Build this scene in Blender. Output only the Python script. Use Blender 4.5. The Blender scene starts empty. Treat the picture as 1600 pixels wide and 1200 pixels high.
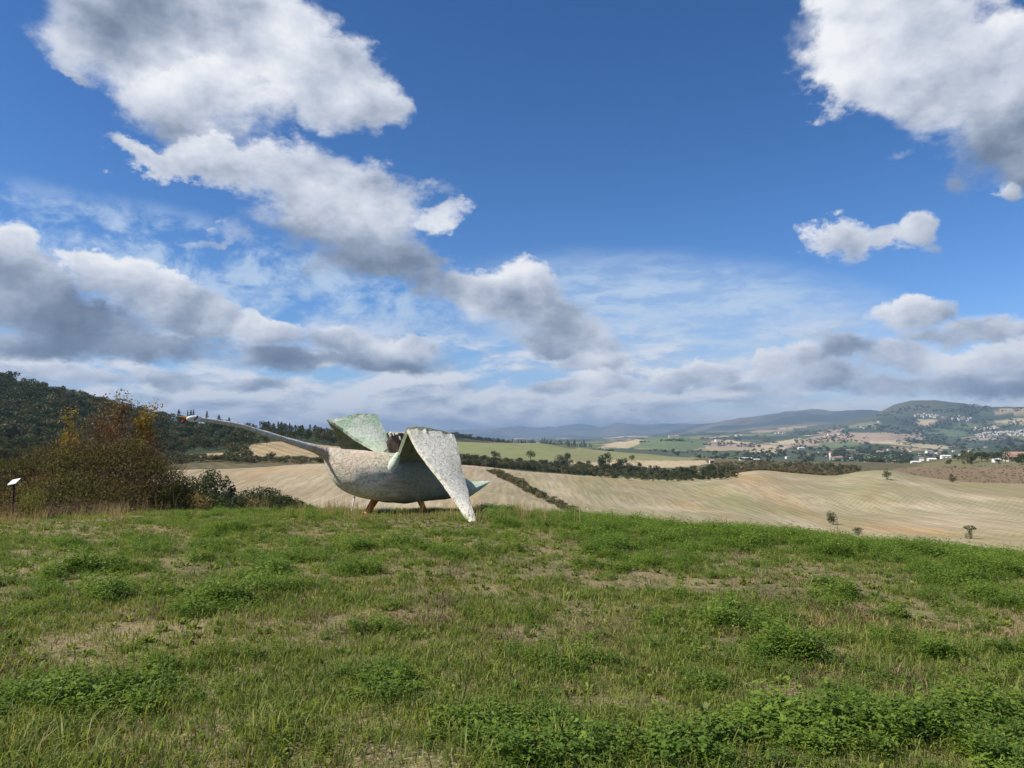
import bpy, bmesh, math, random
import numpy as np
from mathutils import Vector, Matrix, noise as mnoise

scene = bpy.context.scene
col = scene.collection
R = math.radians
random.seed(7)

# ------------------------------------------------------------------ camera
F_PX = 1202.0                      # focal length in pixels of a 1600 px wide picture
HORIZON = 690.0                    # picture row of the true horizon
PITCH = math.atan((HORIZON - 600.0) / F_PX)
EYE = 1.62
cam_data = bpy.data.cameras.new("camera")
cam_data.sensor_width = 36.0
cam_data.lens = 36.0 * F_PX / 1600.0
cam_data.clip_start = 0.05
cam_data.clip_end = 120000.0
cam = bpy.data.objects.new("camera", cam_data)
cam.location = (0, 0, EYE)
cam.rotation_euler = (math.pi / 2 + PITCH, 0, 0)
col.objects.link(cam)
scene.camera = cam

def ray(px, py):
    """unit direction through a point of the 1600 x 1200 photograph"""
    x = (px - 800.0) / F_PX
    y = (600.0 - py) / F_PX
    c, s = math.cos(PITCH), math.sin(PITCH)
    return Vector((x, c - s * y, s + c * y)).normalized()

def az_el(px, py):
    d = ray(px, py)
    return math.degrees(math.atan2(d.x, d.y)), math.degrees(math.asin(d.z))

# ------------------------------------------------------------------ light
SUN_AZ = -108.0                    # degrees from the view direction, left
SUN_EL = 46.0
sun_dir = Vector((math.sin(R(SUN_AZ)) * math.cos(R(SUN_EL)), math.cos(R(SUN_AZ)) * math.cos(R(SUN_EL)), math.sin(R(SUN_EL))))
sun_data = bpy.data.lights.new("sun", 'SUN')
sun_data.energy = 5.0
sun_data.angle = R(0.53)
sun_data.color = (1.0, 0.93, 0.82)
sun = bpy.data.objects.new("sun", sun_data)
sun.rotation_euler = sun_dir.to_track_quat('Z', 'Y').to_euler()
sun.location = (0, 0, 60)
col.objects.link(sun)

vs = scene.view_settings
vs.view_transform = 'Standard'
vs.look = 'None'
vs.exposure = 0.5
vs.gamma = 1.0
vs.use_curve_mapping = False
scene.cycles.use_denoising = True
scene.cycles.max_bounces = 6
scene.cycles.diffuse_bounces = 3
scene.cycles.glossy_bounces = 2
scene.cycles.transmission_bounces = 4
scene.cycles.transparent_max_bounces = 8
scene.cycles.volume_bounces = 1
scene.cycles.caustics_reflective = False
scene.cycles.caustics_refractive = False

# ------------------------------------------------------------------ node shorthand
class Tree:
    def __init__(self, nt):
        self.nt = nt
    def new(self, kind, **kw):
        n = self.nt.nodes.new(kind)
        for k, v in kw.items():
            setattr(n, k, v)
        return n
    def put(self, sock, v):
        if isinstance(v, S):
            self.nt.links.new(v.s, sock)
        elif v is not None:
            if isinstance(v, (tuple, list)) and sock.type == 'RGBA' and len(v) == 3:
                v = (*v, 1.0)
            sock.default_value = v
    def math(self, op, a, b=None, c=None, clamp=False):
        n = self.new('ShaderNodeMath', operation=op, use_clamp=clamp)
        for i, v in enumerate((a, b, c)):
            if v is not None:
                self.put(n.inputs[i], v)
        return S(self, n.outputs[0])
    def vmath(self, op, a, b=None, c=None):
        n = self.new('ShaderNodeVectorMath', operation=op)
        for i, v in enumerate((a, b, c)):
            if v is not None:
                self.put(n.inputs['Scale' if op == 'SCALE' and i == 1 else i], v)
        return S(self, n.outputs['Value' if op in ('LENGTH', 'DOT_PRODUCT', 'DISTANCE') else 'Vector'])
    def noise(self, vec, scale, detail=5.0, rough=0.55, lac=2.0, dist=0.0, color=False, kind='FBM'):
        n = self.new('ShaderNodeTexNoise', noise_dimensions='3D', noise_type=kind)
        self.put(n.inputs['Vector'], vec)
        for k, v in (('Scale', scale), ('Detail', detail), ('Roughness', rough), ('Lacunarity', lac), ('Distortion', dist)):
            self.put(n.inputs[k], v)
        return S(self, n.outputs['Color' if color else 'Fac'])
    def voronoi(self, vec, scale, detail=0.0, rough=0.5, feature='F1', out='Distance', smooth=0.5, rand=1.0):
        n = self.new('ShaderNodeTexVoronoi', voronoi_dimensions='3D', feature=feature)
        self.put(n.inputs['Vector'], vec)
        self.put(n.inputs['Scale'], scale)
        self.put(n.inputs['Detail'], detail)
        self.put(n.inputs['Roughness'], rough)
        self.put(n.inputs['Randomness'], rand)
        if feature == 'SMOOTH_F1':
            self.put(n.inputs['Smoothness'], smooth)
        return S(self, n.outputs[out])
    def sep(self, v):
        n = self.new('ShaderNodeSeparateXYZ')
        self.put(n.inputs[0], v)
        return tuple(S(self, o) for o in n.outputs)
    def comb(self, x=0.0, y=0.0, z=0.0):
        n = self.new('ShaderNodeCombineXYZ')
        for i, v in enumerate((x, y, z)):
            self.put(n.inputs[i], v)
        return S(self, n.outputs[0])
    def remap(self, v, a, b, c=0.0, d=1.0, smooth=True):
        n = self.new('ShaderNodeMapRange', interpolation_type='SMOOTHSTEP' if smooth else 'LINEAR', clamp=True)
        for i, x in enumerate((v, a, b, c, d)):
            self.put(n.inputs[i], x)
        return S(self, n.outputs[0])
    def mix(self, f, a, b, blend='MIX'):
        n = self.new('ShaderNodeMix', data_type='RGBA', blend_type=blend, clamp_factor=True)
        self.put(n.inputs[0], f)
        self.put(n.inputs[6], a)
        self.put(n.inputs[7], b)
        return S(self, n.outputs[2])
    def ramp(self, f, stops, interp='LINEAR'):
        n = self.new('ShaderNodeValToRGB')
        cr = n.color_ramp
        cr.interpolation = interp
        while len(cr.elements) < len(stops):
            cr.elements.new(0.5)
        for e, (p, c) in zip(cr.elements, stops):
            e.position = p
            e.color = (*c, 1.0)
        self.put(n.inputs[0], f)
        return S(self, n.outputs[0])

class S:
    def __init__(self, t, s):
        self.t, self.s = t, s
    def __add__(self, o): return self.t.math('ADD', self, o)
    __radd__ = __add__
    def __sub__(self, o): return self.t.math('SUBTRACT', self, o)
    def __rsub__(self, o): return self.t.math('SUBTRACT', o, self)
    def __mul__(self, o): return self.t.math('MULTIPLY', self, o)
    __rmul__ = __mul__
    def __truediv__(self, o): return self.t.math('DIVIDE', self, o)
    def __rtruediv__(self, o): return self.t.math('DIVIDE', o, self)
    def __pow__(self, o): return self.t.math('POWER', self, o)
    def max(self, o): return self.t.math('MAXIMUM', self, o)
    def min(self, o): return self.t.math('MINIMUM', self, o)
    def clamp(self): return self.t.math('ADD', self, 0.0, clamp=True)
# ------------------------------------------------------------------ sky and clouds
world = bpy.data.worlds.new("World")
scene.world = world
world.use_nodes = True
wt = world.node_tree
wt.nodes.clear()
T = Tree(wt)
SKY_STRENGTH = 0.10
sky = T.new('ShaderNodeTexSky', sky_type='NISHITA')
sky.sun_disc = False
sky.sun_elevation = R(SUN_EL)
sky.sun_rotation = R(SUN_AZ)
sky.altitude = 300.0
sky.air_density = 1.0
sky.dust_density = 0.0
sky.ozone_density = 2.0

tc = T.new('ShaderNodeTexCoord')
D = S(T, tc.outputs['Generated'])
dx, dy, dz = T.sep(D)
AZ = T.math('ARCTAN2', dx, dy) * 57.29578
EL = T.math('ARCSINE', dz.max(-0.999).min(0.999)) * 57.29578

# cloud masses: picture-plane layout turned into directions (azimuth, elevation)
#   cx, cy, rx, ry, tilt, brightness at the lit top, at the base, weight
CLOUDS = [
    # upper left cumulus
    (235,  25, 215, 105,   -8, .80, .54, 1.0),
    (415,  70, 165, 110,    0, .95, .72, 1.0),
    (505, 120, 120,  82,   18, .97, .62, 1.0),
    (300, 150, 165,  70,    4, .99, .52, 1.0),
    (570, 160,  70,  40,   20, .85, .62, .9),
    (90,   95,  45,  18,   20, .62, .55, .55),
    # middle left cumulus
    (250, 250, 105,  30,   16, .92, .70, .95),
    (370, 265, 130,  55,   14, .95, .70, 1.0),
    (470, 290, 125,  90,   18, .95, .62, 1.0),
    (570, 335, 125,  88,   12, .95, .46, 1.0),
    (545, 378, 165,  48,    6, .62, .38, 1.0),
    (690, 338,  36,  18,  -10, .80, .72, .62),
    (650, 415, 130,  40,   14, .64, .48, 1.0),
    # upper right cumulus
    (1390, 30, 175, 120,  -10, .98, .74, 1.0),
    (1330,130, 90,  62,   12, .95, .78, 1.0),
    (1480,130, 200, 115,   14, .92, .60, 1.0),
    (1580,120, 130, 130,    0, .93, .60, 1.0),
    (1560,225, 150,  85,   24, .60, .42, 1.1),
    (1592,312,  36,  30,    0, .85, .60, .9),
    (1235, 65,  40,  40,    0, .62, .60, .42),
    (1180, 62,  36,  16,   30, .60, .58, .42),
    # small cloud on the right
    (1310, 380, 52,  44,   10, .90, .60, 1.1),
    (1355, 380, 64,  30,  -12, .80, .60, 1.0),
    (1420, 358, 58,  38,   -8, .84, .66, 1.05),
    # left bank
    (10,  385,  66,  46,   10, .97, .58, 1.0),
    (45,  440, 120,  46,   10, .66, .42, 1.0),
    (150, 425,  70,  30,   12, .95, .62, .95),
    (235, 450, 100,  36,   12, .96, .60, 1.0),
    (345, 500,  52,  28,    8, .96, .58, .95),
    (90,  490, 190,  44,    4, .58, .40, 1.0),
    (280, 488, 110,  40,    8, .80, .46, 1.0),
    (150, 540, 270,  32,   -2, .46, .36, 1.0),
    (440, 520,  72,  26,    6, .92, .54, .95),
    (545, 528,  80,  26,    6, .90, .50, .95),
    (640, 545,  62,  22,    4, .88, .52, .85),
    (520, 560, 215,  22,    0, .58, .43, .95),
    (120, 592,  80,  16,    0, .86, .56, .9),
    (262, 590,  72,  18,    0, .84, .48, .9),
    (420, 600,  90,  14,    0, .80, .52, .8),
    (330, 375,  60,  10,  -20, .70, .60, .38),
    # centre
    (735, 440, 110,  44,    8, .80, .58, 1.05),
    (818, 440,  62,  42,    8, .98, .66, 1.0),
    (815, 486, 130,  38,    8, .78, .55, 1.0),
    (880, 525, 115,  34,    6, .74, .54, .9),
    (925, 562,  70,  24,    4, .88, .58, .95),
    # right bank
    (1425, 490, 66, 32,    6, .98, .62, 1.0),
    (1545, 515, 96, 26,    4, .86, .54, .95),
    (1460, 528, 66, 22,    4, .72, .50, .95),
    (1186, 572, 44, 30,    0, .98, .70, 1.0),
    (1252, 556, 56, 28,    4, .92, .56, .95),
    (1320, 545, 66, 26,    4, .72, .48, .95),
    (1290, 588, 100, 26,   4, .84, .54, .95),
    (1400, 560, 84, 30,    4, .88, .50, .95),
    (1520, 565, 96, 28,    0, .92, .54, .95),
    (1600, 560, 70, 34,    0, .88, .52, .95),
    (1470, 600, 190, 24,   0, .66, .46, .95),
    (1102, 584, 46, 22,    0, .96, .66, .95),
    (1050, 600, 60, 18,    0, .92, .62, .9),
    (936,  602, 60, 24,    4, .97, .62, .95),
    (862,  606, 50, 16,    0, .86, .58, .8),
    (1180, 606, 120, 16,   0, .80, .58, .8),
]

zq = T.comb(dx, dy, dz * 1.5)
UV0 = T.comb(AZ, EL, 0.0)

# clear sky: the Sky Texture, deepened the way the camera renders a clear autumn sky
sky_lin = T.vmath('SCALE', S(T, sky.outputs[0]), SKY_STRENGTH)
kr, kg, kb = T.sep(sky_lin)
c0 = T.comb((kr.max(0.0) ** 1.70) * 1.36, (kg.max(0.0) ** 1.32) * 1.17, (kb.max(0.0) ** 1.31) * 1.56)

def cloud_sky(blobs, generic):
    """colour of the sky with its clouds, for one sector of directions"""
    # ragged outlines: the layout coordinates are warped by turbulence
    w1 = T.vmath('SUBTRACT', T.noise(zq, 6.0, 8.0, 0.64, color=True), (0.5, 0.5, 0.5))
    squeeze = T.remap(EL, 1.0, 22.0, 0.45, 1.0)
    wx, wy, wz = T.sep(w1)
    UV = T.vmath('ADD', UV0, T.comb(wx * 14.0 * squeeze, wy * 10.0 * squeeze, 0.0))
    H = num = den = None
    for az, el, rx, ry, tilt, top, base, wgt in blobs:
        m = T.new('ShaderNodeMapping', vector_type='TEXTURE')
        m.inputs['Location'].default_value = (az, el, 0)
        m.inputs['Rotation'].default_value = (0, 0, R(-tilt))
        m.inputs['Scale'].default_value = (rx, ry, 1)
        T.put(m.inputs['Vector'], UV)
        v = S(T, m.outputs[0])
        h = T.math('MULTIPLY_ADD', T.vmath('DOT_PRODUCT', v, v), -wgt, wgt)      # wgt * (1 - r^2)
        loc = T.vmath('DOT_PRODUCT', v, (-0.30, 0.50, 0.0))                     # towards the lit upper left
        s = T.math('MULTIPLY_ADD', loc, (top - base), (top + base) * 0.5)
        w = (h + 0.25).max(0.0)
        w = w * w
        w = w * w
        H = h if H is None else T.math('SMOOTH_MAX', H, h, 0.22)
        num = s * w if num is None else T.math('MULTIPLY_ADD', s, w, num)
        den = w if den is None else w + den
    nd = T.noise(zq, 9.0, 9.0, 0.62, dist=0.15)
    vo = T.voronoi(zq, 13.0, 1.0, 0.5, 'F1')
    n0 = T.noise(zq, 8.0, 5.0, 0.58)
    n1 = T.noise(T.vmath('ADD', zq, (-0.030, -0.006, 0.042)), 8.0, 5.0, 0.58)
    rel = n0 - n1
    if generic != 'none':
        gl = T.noise(T.vmath('MULTIPLY', D, (1.0, 1.0, 2.2)), 2.6, 3.0, 0.55)
        gh = (gl - 0.53) * 5.0
        gs = 0.74 - T.remap(gh, 0.0, 1.2, 0.0, 0.24)
        if H is None:
            H, shade = gh, gs
        else:                                                       # fades in outside the picture
            edge = T.remap(T.math('ABSOLUTE', AZ), 38.0, 50.0).max(T.remap(EL, 33.0, 42.0))
            shade = num / (den + 0.00002)
            H = H.max(-1.2) * (1.0 - edge) + gh * edge
            shade = shade * (1.0 - edge) + gs * edge
    else:
        shade = num / (den + 0.00002)
    dens = H.max(-1.5) + (nd - 0.5) * 1.40 + (0.50 - vo) * 0.40 + 0.06
    shade = shade.max(0.30).min(1.0)
    alpha = T.remap(dens, 0.0, 1.02 - 0.50 * shade)
    thick = T.remap(dens, 0.05, 1.0)
    fine = (nd - 0.5) * 0.16 * T.remap(shade, 0.4, 0.8, 0.4, 1.0)
    lit = shade + rel * 0.95 + fine + (1.0 - thick) * 0.10 - 0.03
    lit = lit.max(0.24).min(1.04)
    cloud_col = T.ramp(lit, [(0.24, (.120, .160, .230)), (0.40, (.190, .245, .340)), (0.55, (.330, .390, .495)),
                             (0.72, (.560, .610, .715)), (0.88, (.780, .810, .880)), (1.0, (.930, .940, .960))])

    # stratocumulus rows low over the horizon
    bp = T.comb(dx * 8.5, dy * 8.5, dz * 26.0)
    bn = T.noise(bp, 1.0, 8.0, 0.60, dist=0.2)
    bn1 = T.noise(T.vmath('ADD', bp, (-0.12, 0.0, 0.30)), 1.0, 5.0, 0.58, dist=0.2)
    band = T.remap(EL, 5.5, 10.0, 1.0, 0.0)
    band_left = T.remap(AZ, -4.0, 12.0, 1.0, 0.0)
    cover = T.remap(bn + band_left * 0.06 + T.remap(EL, 0.5, 5.5, 0.16, 0.0), 0.45, 0.62)
    alpha_b = (cover * band * 0.93).clamp()
    lit_b = (0.86 + (bn - bn1) * 2.3 + T.remap(EL, 0.0, 5.0, -0.05, 0.05)).max(0.40).min(1.0)
    band_col = T.ramp(lit_b, [(0.40, (.245, .315, .430)), (0.60, (.395, .460, .575)), (0.80, (.63, .68, .77)), (1.0, (.86, .88, .92))])

    # cirrus: long combed streaks in the middle distance, torn wisps on the left
    ca, ce = az_el(1070, 520)
    def patch(a, e, sx, sy, rot):
        m = T.new('ShaderNodeMapping', vector_type='TEXTURE')
        m.inputs['Location'].default_value = (a, e, 0)
        m.inputs['Rotation'].default_value = (0, 0, R(rot))
        m.inputs['Scale'].default_value = (sx, sy, 1)
        T.put(m.inputs['Vector'], UV0)
        v = S(T, m.outputs[0])
        return T.vmath('DOT_PRODUCT', v, v)
    cmask = T.remap(patch(ca, ce, 19, 6.0, -8), 0.2, 1.15, 1.0, 0.0)
    la, le = az_el(340, 436)
    lmask = T.remap(patch(la, le, 22, 4.4, -8), 0.2, 1.1, 0.95, 0.0)
    sm = T.new('ShaderNodeMapping', vector_type='POINT')
    sm.inputs['Rotation'].default_value = (0, 0, R(26))
    sm.inputs['Scale'].default_value = (0.16, 0.75, 1)
    T.put(sm.inputs['Vector'], T.vmath('ADD', UV0, T.vmath('SCALE', w1, 2.2)))
    cs = T.noise(S(T, sm.outputs[0]), 1.6, 6.0, 0.60)
    wisps = T.noise(zq, 15.0, 6.0, 0.66, dist=0.3)
    alpha_c = (cmask * (0.42 + T.remap(cs, 0.36, 0.66) * 0.46)).max(lmask * T.remap(wisps, 0.38, 0.64) * 0.85).clamp()

    c1 = T.mix(alpha_c, c0, (.56, .70, .88))
    c2 = T.mix(alpha_b, c1, band_col)
    return T.mix(alpha, c2, cloud_col)

SPLIT, _ = az_el(1000, 450)
blobs = []
for cx, cy, rx, ry, tilt, top, base, wgt in CLOUDS:
    a, e = az_el(cx, cy)
    a1, _ = az_el(cx + 6, cy)
    _, e1 = az_el(cx, cy - 6)
    blobs.append((a, e, rx * abs(a1 - a) / 6 * 1.08, ry * abs(e1 - e) / 6 * 1.10, tilt, top, base, wgt))
left_set = [b for b in blobs if b[0] - b[2] * 1.5 - 5 < SPLIT]
right_set = [b for b in blobs if b[0] + b[2] * 1.5 + 5 > SPLIT]

EXPO = 2.0 ** -vs.exposure
def background(c):
    n = T.new('ShaderNodeBackground')
    T.put(n.inputs[0], T.vmath('SCALE', c, EXPO / SKY_STRENGTH) if isinstance(c, S) else tuple(x * EXPO / SKY_STRENGTH for x in c))
    n.inputs[1].default_value = SKY_STRENGTH
    return n
def switch(f, a, b):
    n = T.new('ShaderNodeMixShader')
    T.put(n.inputs[0], f)
    wt.links.new(a.outputs[0], n.inputs[1])
    wt.links.new(b.outputs[0], n.inputs[2])
    return n
# sectors only save time: every sector shows the same kind of sky and they join without a seam
in_front = T.math('LESS_THAN', T.math('ABSOLUTE', AZ), 52.0) * T.math('LESS_THAN', EL, 44.0)
front = switch(T.math('GREATER_THAN', AZ, SPLIT), background(cloud_sky(left_set, 'edge')), background(cloud_sky(right_set, 'edge')))
above = switch(in_front, background(cloud_sky([], 'all')), front)
whole = switch(T.math('GREATER_THAN', EL, -3.0), background((.30, .37, .47)), above)
wo = T.new('ShaderNodeOutputWorld')
wt.links.new(whole.outputs[0], wo.inputs[0])
world.cycles.sampling_method = 'MANUAL'
world.cycles.sample_map_resolution = 256
# ------------------------------------------------------------------ shape of the land
# ridge and valley lines: (range in metres, [(picture column, picture row of the ground there), ...]); heights follow from them
def tab(*p):
    return np.array(p, float)
LINES = [
    (tab((0, 22)), tab((-900, 816), (0, 817), (120, 811), (250, 804), (400, 803), (500, 801), (600, 800), (680, 799), (760, 801), (900, 810), (1000, 820), (1100, 832), (1200, 844), (1350, 863), (1450, 871), (1600, 879), (2500, 930))),
    (tab((0, 46)), tab((-900, 815), (0, 818), (400, 816), (750, 822), (900, 832), (1200, 858), (1350, 874), (1600, 890), (2500, 950))),
    (tab((0, 140)), tab((-900, 800), (0, 806), (280, 806), (500, 806), (700, 808), (850, 812), (950, 826), (1100, 836), (1300, 850), (1600, 874), (2500, 900))),
    (tab((0, 200), (700, 200), (1100, 250), (1600, 260)), tab((-900, 765), (0, 768), (280, 768), (500, 764), (700, 770), (850, 778), (1000, 786), (1150, 782), (1300, 800), (1450, 806), (1600, 815), (2500, 840))),
    # crest of the stubble fields
    (tab((0, 280), (500, 280), (750, 320), (1100, 390), (1600, 400)), tab((-900, 722), (0, 725), (270, 731), (330, 727), (420, 726), (520, 728), (650, 732), (720, 733), (790, 737), (860, 742), (950, 747), (1040, 752), (1100, 748), (1140, 743), (1190, 737), (1240, 741), (1300, 745), (1345, 739), (1380, 737), (1440, 747), (1500, 755), (1600, 760), (2500, 790))),
    (tab((0, 320), (500, 320), (750, 360), (1100, 440), (1600, 450)), tab((-900, 722), (0, 724), (270, 730), (420, 727), (520, 729), (720, 735), (860, 745), (1040, 755), (1140, 748), (1190, 744), (1300, 748), (1380, 744), (1500, 757), (1600, 761), (2500, 790))),
    (tab((0, 370), (500, 370), (750, 430), (1100, 520), (1600, 520)), tab((-900, 715), (0, 715), (250, 714), (380, 712), (520, 713), (640, 716), (720, 724), (860, 735), (1040, 744), (1140, 738), (1190, 733), (1300, 736), (1380, 736), (1500, 744), (1600, 750), (2500, 780))),
    (tab((0, 450), (500, 450), (750, 560), (1100, 640), (1600, 640)), tab((-900, 690), (0, 700), (240, 706), (380, 696), (430, 692), (480, 693), (540, 701), (640, 706), (720, 712), (860, 722), (1040, 731), (1140, 728), (1190, 724), (1300, 729), (1400, 731), (1450, 729), (1500, 728), (1600, 728), (2500, 750))),
    (tab((0, 900), (400, 760), (750, 900), (1600, 850)), tab((-900, 470), (-300, 545), (0, 600), (60, 612), (130, 627), (200, 646), (240, 656), (300, 665), (420, 676), (520, 681), (600, 687), (640, 690), (720, 691), (830, 695), (900, 702), (1000, 710), (1090, 719), (1200, 722), (1300, 725), (1400, 727), (1450, 722), (1500, 716), (1600, 712), (2500, 700))),
    (tab((0, 1350)), tab((-900, 560), (-300, 590), (0, 640), (240, 672), (420, 684), (520, 688), (640, 694), (720, 697), (830, 699), (900, 704), (1000, 711), (1090, 717), (1200, 719), (1300, 722), (1400, 722), (1450, 720), (1600, 716), (2500, 710))),
    (tab((0, 2000)), tab((-900, 610), (-300, 640), (0, 660), (240, 672), (420, 678), (560, 676), (640, 676), (700, 679), (750, 686), (800, 693), (850, 698), (900, 700), (1000, 705), (1090, 712), (1200, 714), (1300, 716), (1400, 717), (1600, 712), (2500, 705))),
    (tab((0, 2900)), tab((-900, 640), (0, 680), (600, 694), (720, 692), (800, 691), (850, 693), (900, 695), (950, 697), (1000, 694), (1050, 693), (1100, 700), (1200, 704), (1300, 705), (1400, 706), (1600, 700), (2500, 700))),
    (tab((0, 4000)), tab((-900, 660), (0, 690), (700, 694), (800, 693), (900, 693), (960, 690), (1010, 684), (1060, 682), (1110, 688), (1200, 690), (1250, 685), (1300, 681), (1380, 678), (1440, 690), (1500, 694), (1600, 690), (2500, 695))),
    (tab((0, 5200)), tab((-900, 660), (0, 690), (700, 693), (900, 690), (1000, 688), (1100, 684), (1150, 680), (1200, 682), (1260, 680), (1300, 678), (1400, 678), (1480, 683), (1540, 679), (1600, 677), (2500, 690))),
    (tab((0, 6100)), tab((-900, 660), (0, 690), (700, 692), (900, 688), (1000, 686), (1100, 680), (1200, 676), (1260, 672), (1320, 664), (1400, 656), (1480, 660), (1540, 665), (1600, 660), (2500, 680))),
    # crest of the big hill with the village
    (tab((0, 7300)), tab((-900, 660), (0, 690), (700, 691), (900, 686), (1000, 684), (1100, 678), (1200, 672), (1280, 665), (1330, 656), (1360, 649), (1385, 640), (1405, 631), (1430, 628), (1470, 629), (1500, 632), (1550, 636), (1600, 636), (1800, 640), (2500, 660))),
    (tab((0, 9200)), tab((-900, 670), (700, 691), (1000, 683), (1100, 677), (1200, 671), (1300, 664), (1400, 655), (1600, 655), (2500, 670))),
    (tab((0, 12500)), tab((-900, 670), (700, 690), (900, 685), (1000, 681), (1060, 675), (1100, 667), (1150, 658), (1200, 651), (1240, 645), (1275, 642), (1300, 644), (1340, 643), (1400, 646), (1600, 650), (2500, 665))),
    (tab((0, 15000)), tab((-900, 680), (700, 688), (1000, 680), (1300, 668), (1600, 668), (2500, 680))),
    (tab((0, 19000)), tab((-900, 668), (0, 670), (600, 674), (680, 672), (740, 668), (800, 668), (860, 668), (890, 663), (915, 661), (940, 664), (965, 658), (990, 660), (1010, 662), (1060, 663), (1100, 664), (1200, 662), (1400, 664), (1600, 664), (2500, 668))),
    (tab((0, 27000)), tab((-900, 688), (2500, 688))),
]
def px_of_az(a):                   # picture column of a bearing on the horizon
    return 800.0 + F_PX * 1.0028 * np.tan(np.clip(a, -R(58), R(58)))
def tan_el(px, py):
    x = (px - 800.0) / F_PX
    y = (600.0 - py) / F_PX
    c, s = math.cos(PITCH), math.sin(PITCH)
    return (s + c * y) / np.hypot(x, c - s * y)
def project(P):
    """picture column and row of world points"""
    P = np.asarray(P, float)
    c, s = math.cos(PITCH), math.sin(PITCH)
    x, y, z = P[..., 0], P[..., 1], P[..., 2] - EYE
    f = np.maximum(y * c + z * s, 1e-3)
    return 800 + F_PX * x / f, 600 - F_PX * (z * c - y * s) / f

def fbm(x, y, z=0.0, octaves=4):
    return mnoise.fractal(Vector((x, y, z)), 1.0, 2.0, octaves)
_rng0 = np.random.default_rng(11)
_perm = _rng0.permutation(512).astype(np.int64)
_perm = np.concatenate([_perm, _perm])
_grad = _rng0.uniform(-1, 1, 512)
def vnoise(x, y, octaves=4, seed=0):
    """value noise for arrays, about -1..1"""
    x = np.asarray(x, float) + seed * 17.31
    y = np.asarray(y, float) - seed * 9.77
    out = np.zeros(np.broadcast(x, y).shape)
    amp, tot = 1.0, 0.0
    for o in range(octaves):
        xi = np.floor(x).astype(np.int64); yi = np.floor(y).astype(np.int64)
        fx = x - xi; fy = y - yi
        fx = fx * fx * (3 - 2 * fx); fy = fy * fy * (3 - 2 * fy)
        def g(a, b):
            return _grad[_perm[(_perm[a & 511] + b) & 511]]
        out = out + amp * ((g(xi, yi) * (1 - fx) + g(xi + 1, yi) * fx) * (1 - fy) + (g(xi, yi + 1) * (1 - fx) + g(xi + 1, yi + 1) * fx) * fy)
        tot += amp
        amp *= 0.5
        x = x * 2.03 + 5.1; y = y * 2.03 - 3.7
    return out / tot * 1.6

def pchip(xk, yk, x):
    h = np.diff(xk); d = np.diff(yk) / h
    if len(xk) == 2:
        return yk[0] + d[0] * (x - xk[0])
    m = np.zeros_like(yk)
    same = d[:-1] * d[1:] > 0
    w1 = 2 * h[1:] + h[:-1]; w2 = h[1:] + 2 * h[:-1]
    with np.errstate(divide='ignore', invalid='ignore'):
        mm = (w1 + w2) / (w1 / d[:-1] + w2 / d[1:])
    m[1:-1] = np.where(same, mm, 0)
    m[0], m[-1] = d[0], d[-1]
    i = np.clip(np.searchsorted(xk, x) - 1, 0, len(xk) - 2)
    t = (x - xk[i]) / h[i]
    return ((1 + 2 * t) * (1 - t) ** 2 * yk[i] + t * (1 - t) ** 2 * h[i] * m[i] + t * t * (3 - 2 * t) * yk[i + 1] + t * t * (t - 1) * h[i] * m[i + 1])

def soft(tb, p):
    return tb[0, 1] if len(tb) == 1 else pchip(tb[:, 0], tb[:, 1], np.clip(p, tb[0, 0], tb[-1, 0]))
AZS = np.radians(np.concatenate([np.linspace(-180, -62, 24)[:-1], np.linspace(-62, -38, 80)[:-1], np.linspace(-38, 38, 600), np.linspace(38, 62, 80)[1:], np.linspace(62, 180, 24)[1:]]))
RS = np.concatenate([[0.4, 1.0, 1.7], np.linspace(2.4, 46, 170), np.geomspace(46, 27000, 330)[1:]])
PXS = px_of_az(AZS)
GZ = np.zeros((len(AZS), len(RS)))
for k, p in enumerate(PXS):
    rk, zk = [0.0, 9.0], [0.0, 0.0]
    tilt = -0.20 * np.clip((p - 900) / 700, -0.2, 1.4)
    zk[1] = tilt * 1.1
    rk.append(16.0); zk.append(-0.12 + tilt * 2.1)
    for rt, rows in LINES:
        r = float(soft(rt, p))
        row = float(soft(rows, p))
        rk.append(r)
        zk.append(EYE + r * tan_el(p, row))
    GZ[k] = pchip(np.array(rk), np.array(zk), RS)
AA, RR = np.meshgrid(AZS, RS, indexing='ij')
GX, GY = RR * np.sin(AA), RR * np.cos(AA)
def smooth(x, a, b):
    t = np.clip((x - a) / (b - a), 0, 1)
    return t * t * (3 - 2 * t)
GZ += 0.035 * vnoise(GX * 0.9, GY * 0.9, 3) * smooth(RR, 1.0, 3.0) * (1 - smooth(RR, 40, 70))
GZ += 2.3 * vnoise(GX / 85, GY / 85, 3, 1) * smooth(RR, 70, 160) * (1 - smooth(RR, 260, 600))
GZ += 3.0 * vnoise(GX / 110, GY / 110, 4, 2) * smooth(RR, 420, 800) * (1 - smooth(RR, 1100, 2500))
GZ += 10.0 * vnoise(GX / 380, GY / 420, 5, 3) * smooth(RR, 1500, 2800)
GZ += 34.0 * vnoise(GX / 750, GY / 750, 6, 4) * smooth(RR, 4200, 7000)
GZ += 85.0 * vnoise(GX / 1700, GY / 1700, 7, 5) * smooth(RR, 9500, 15000)

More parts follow.
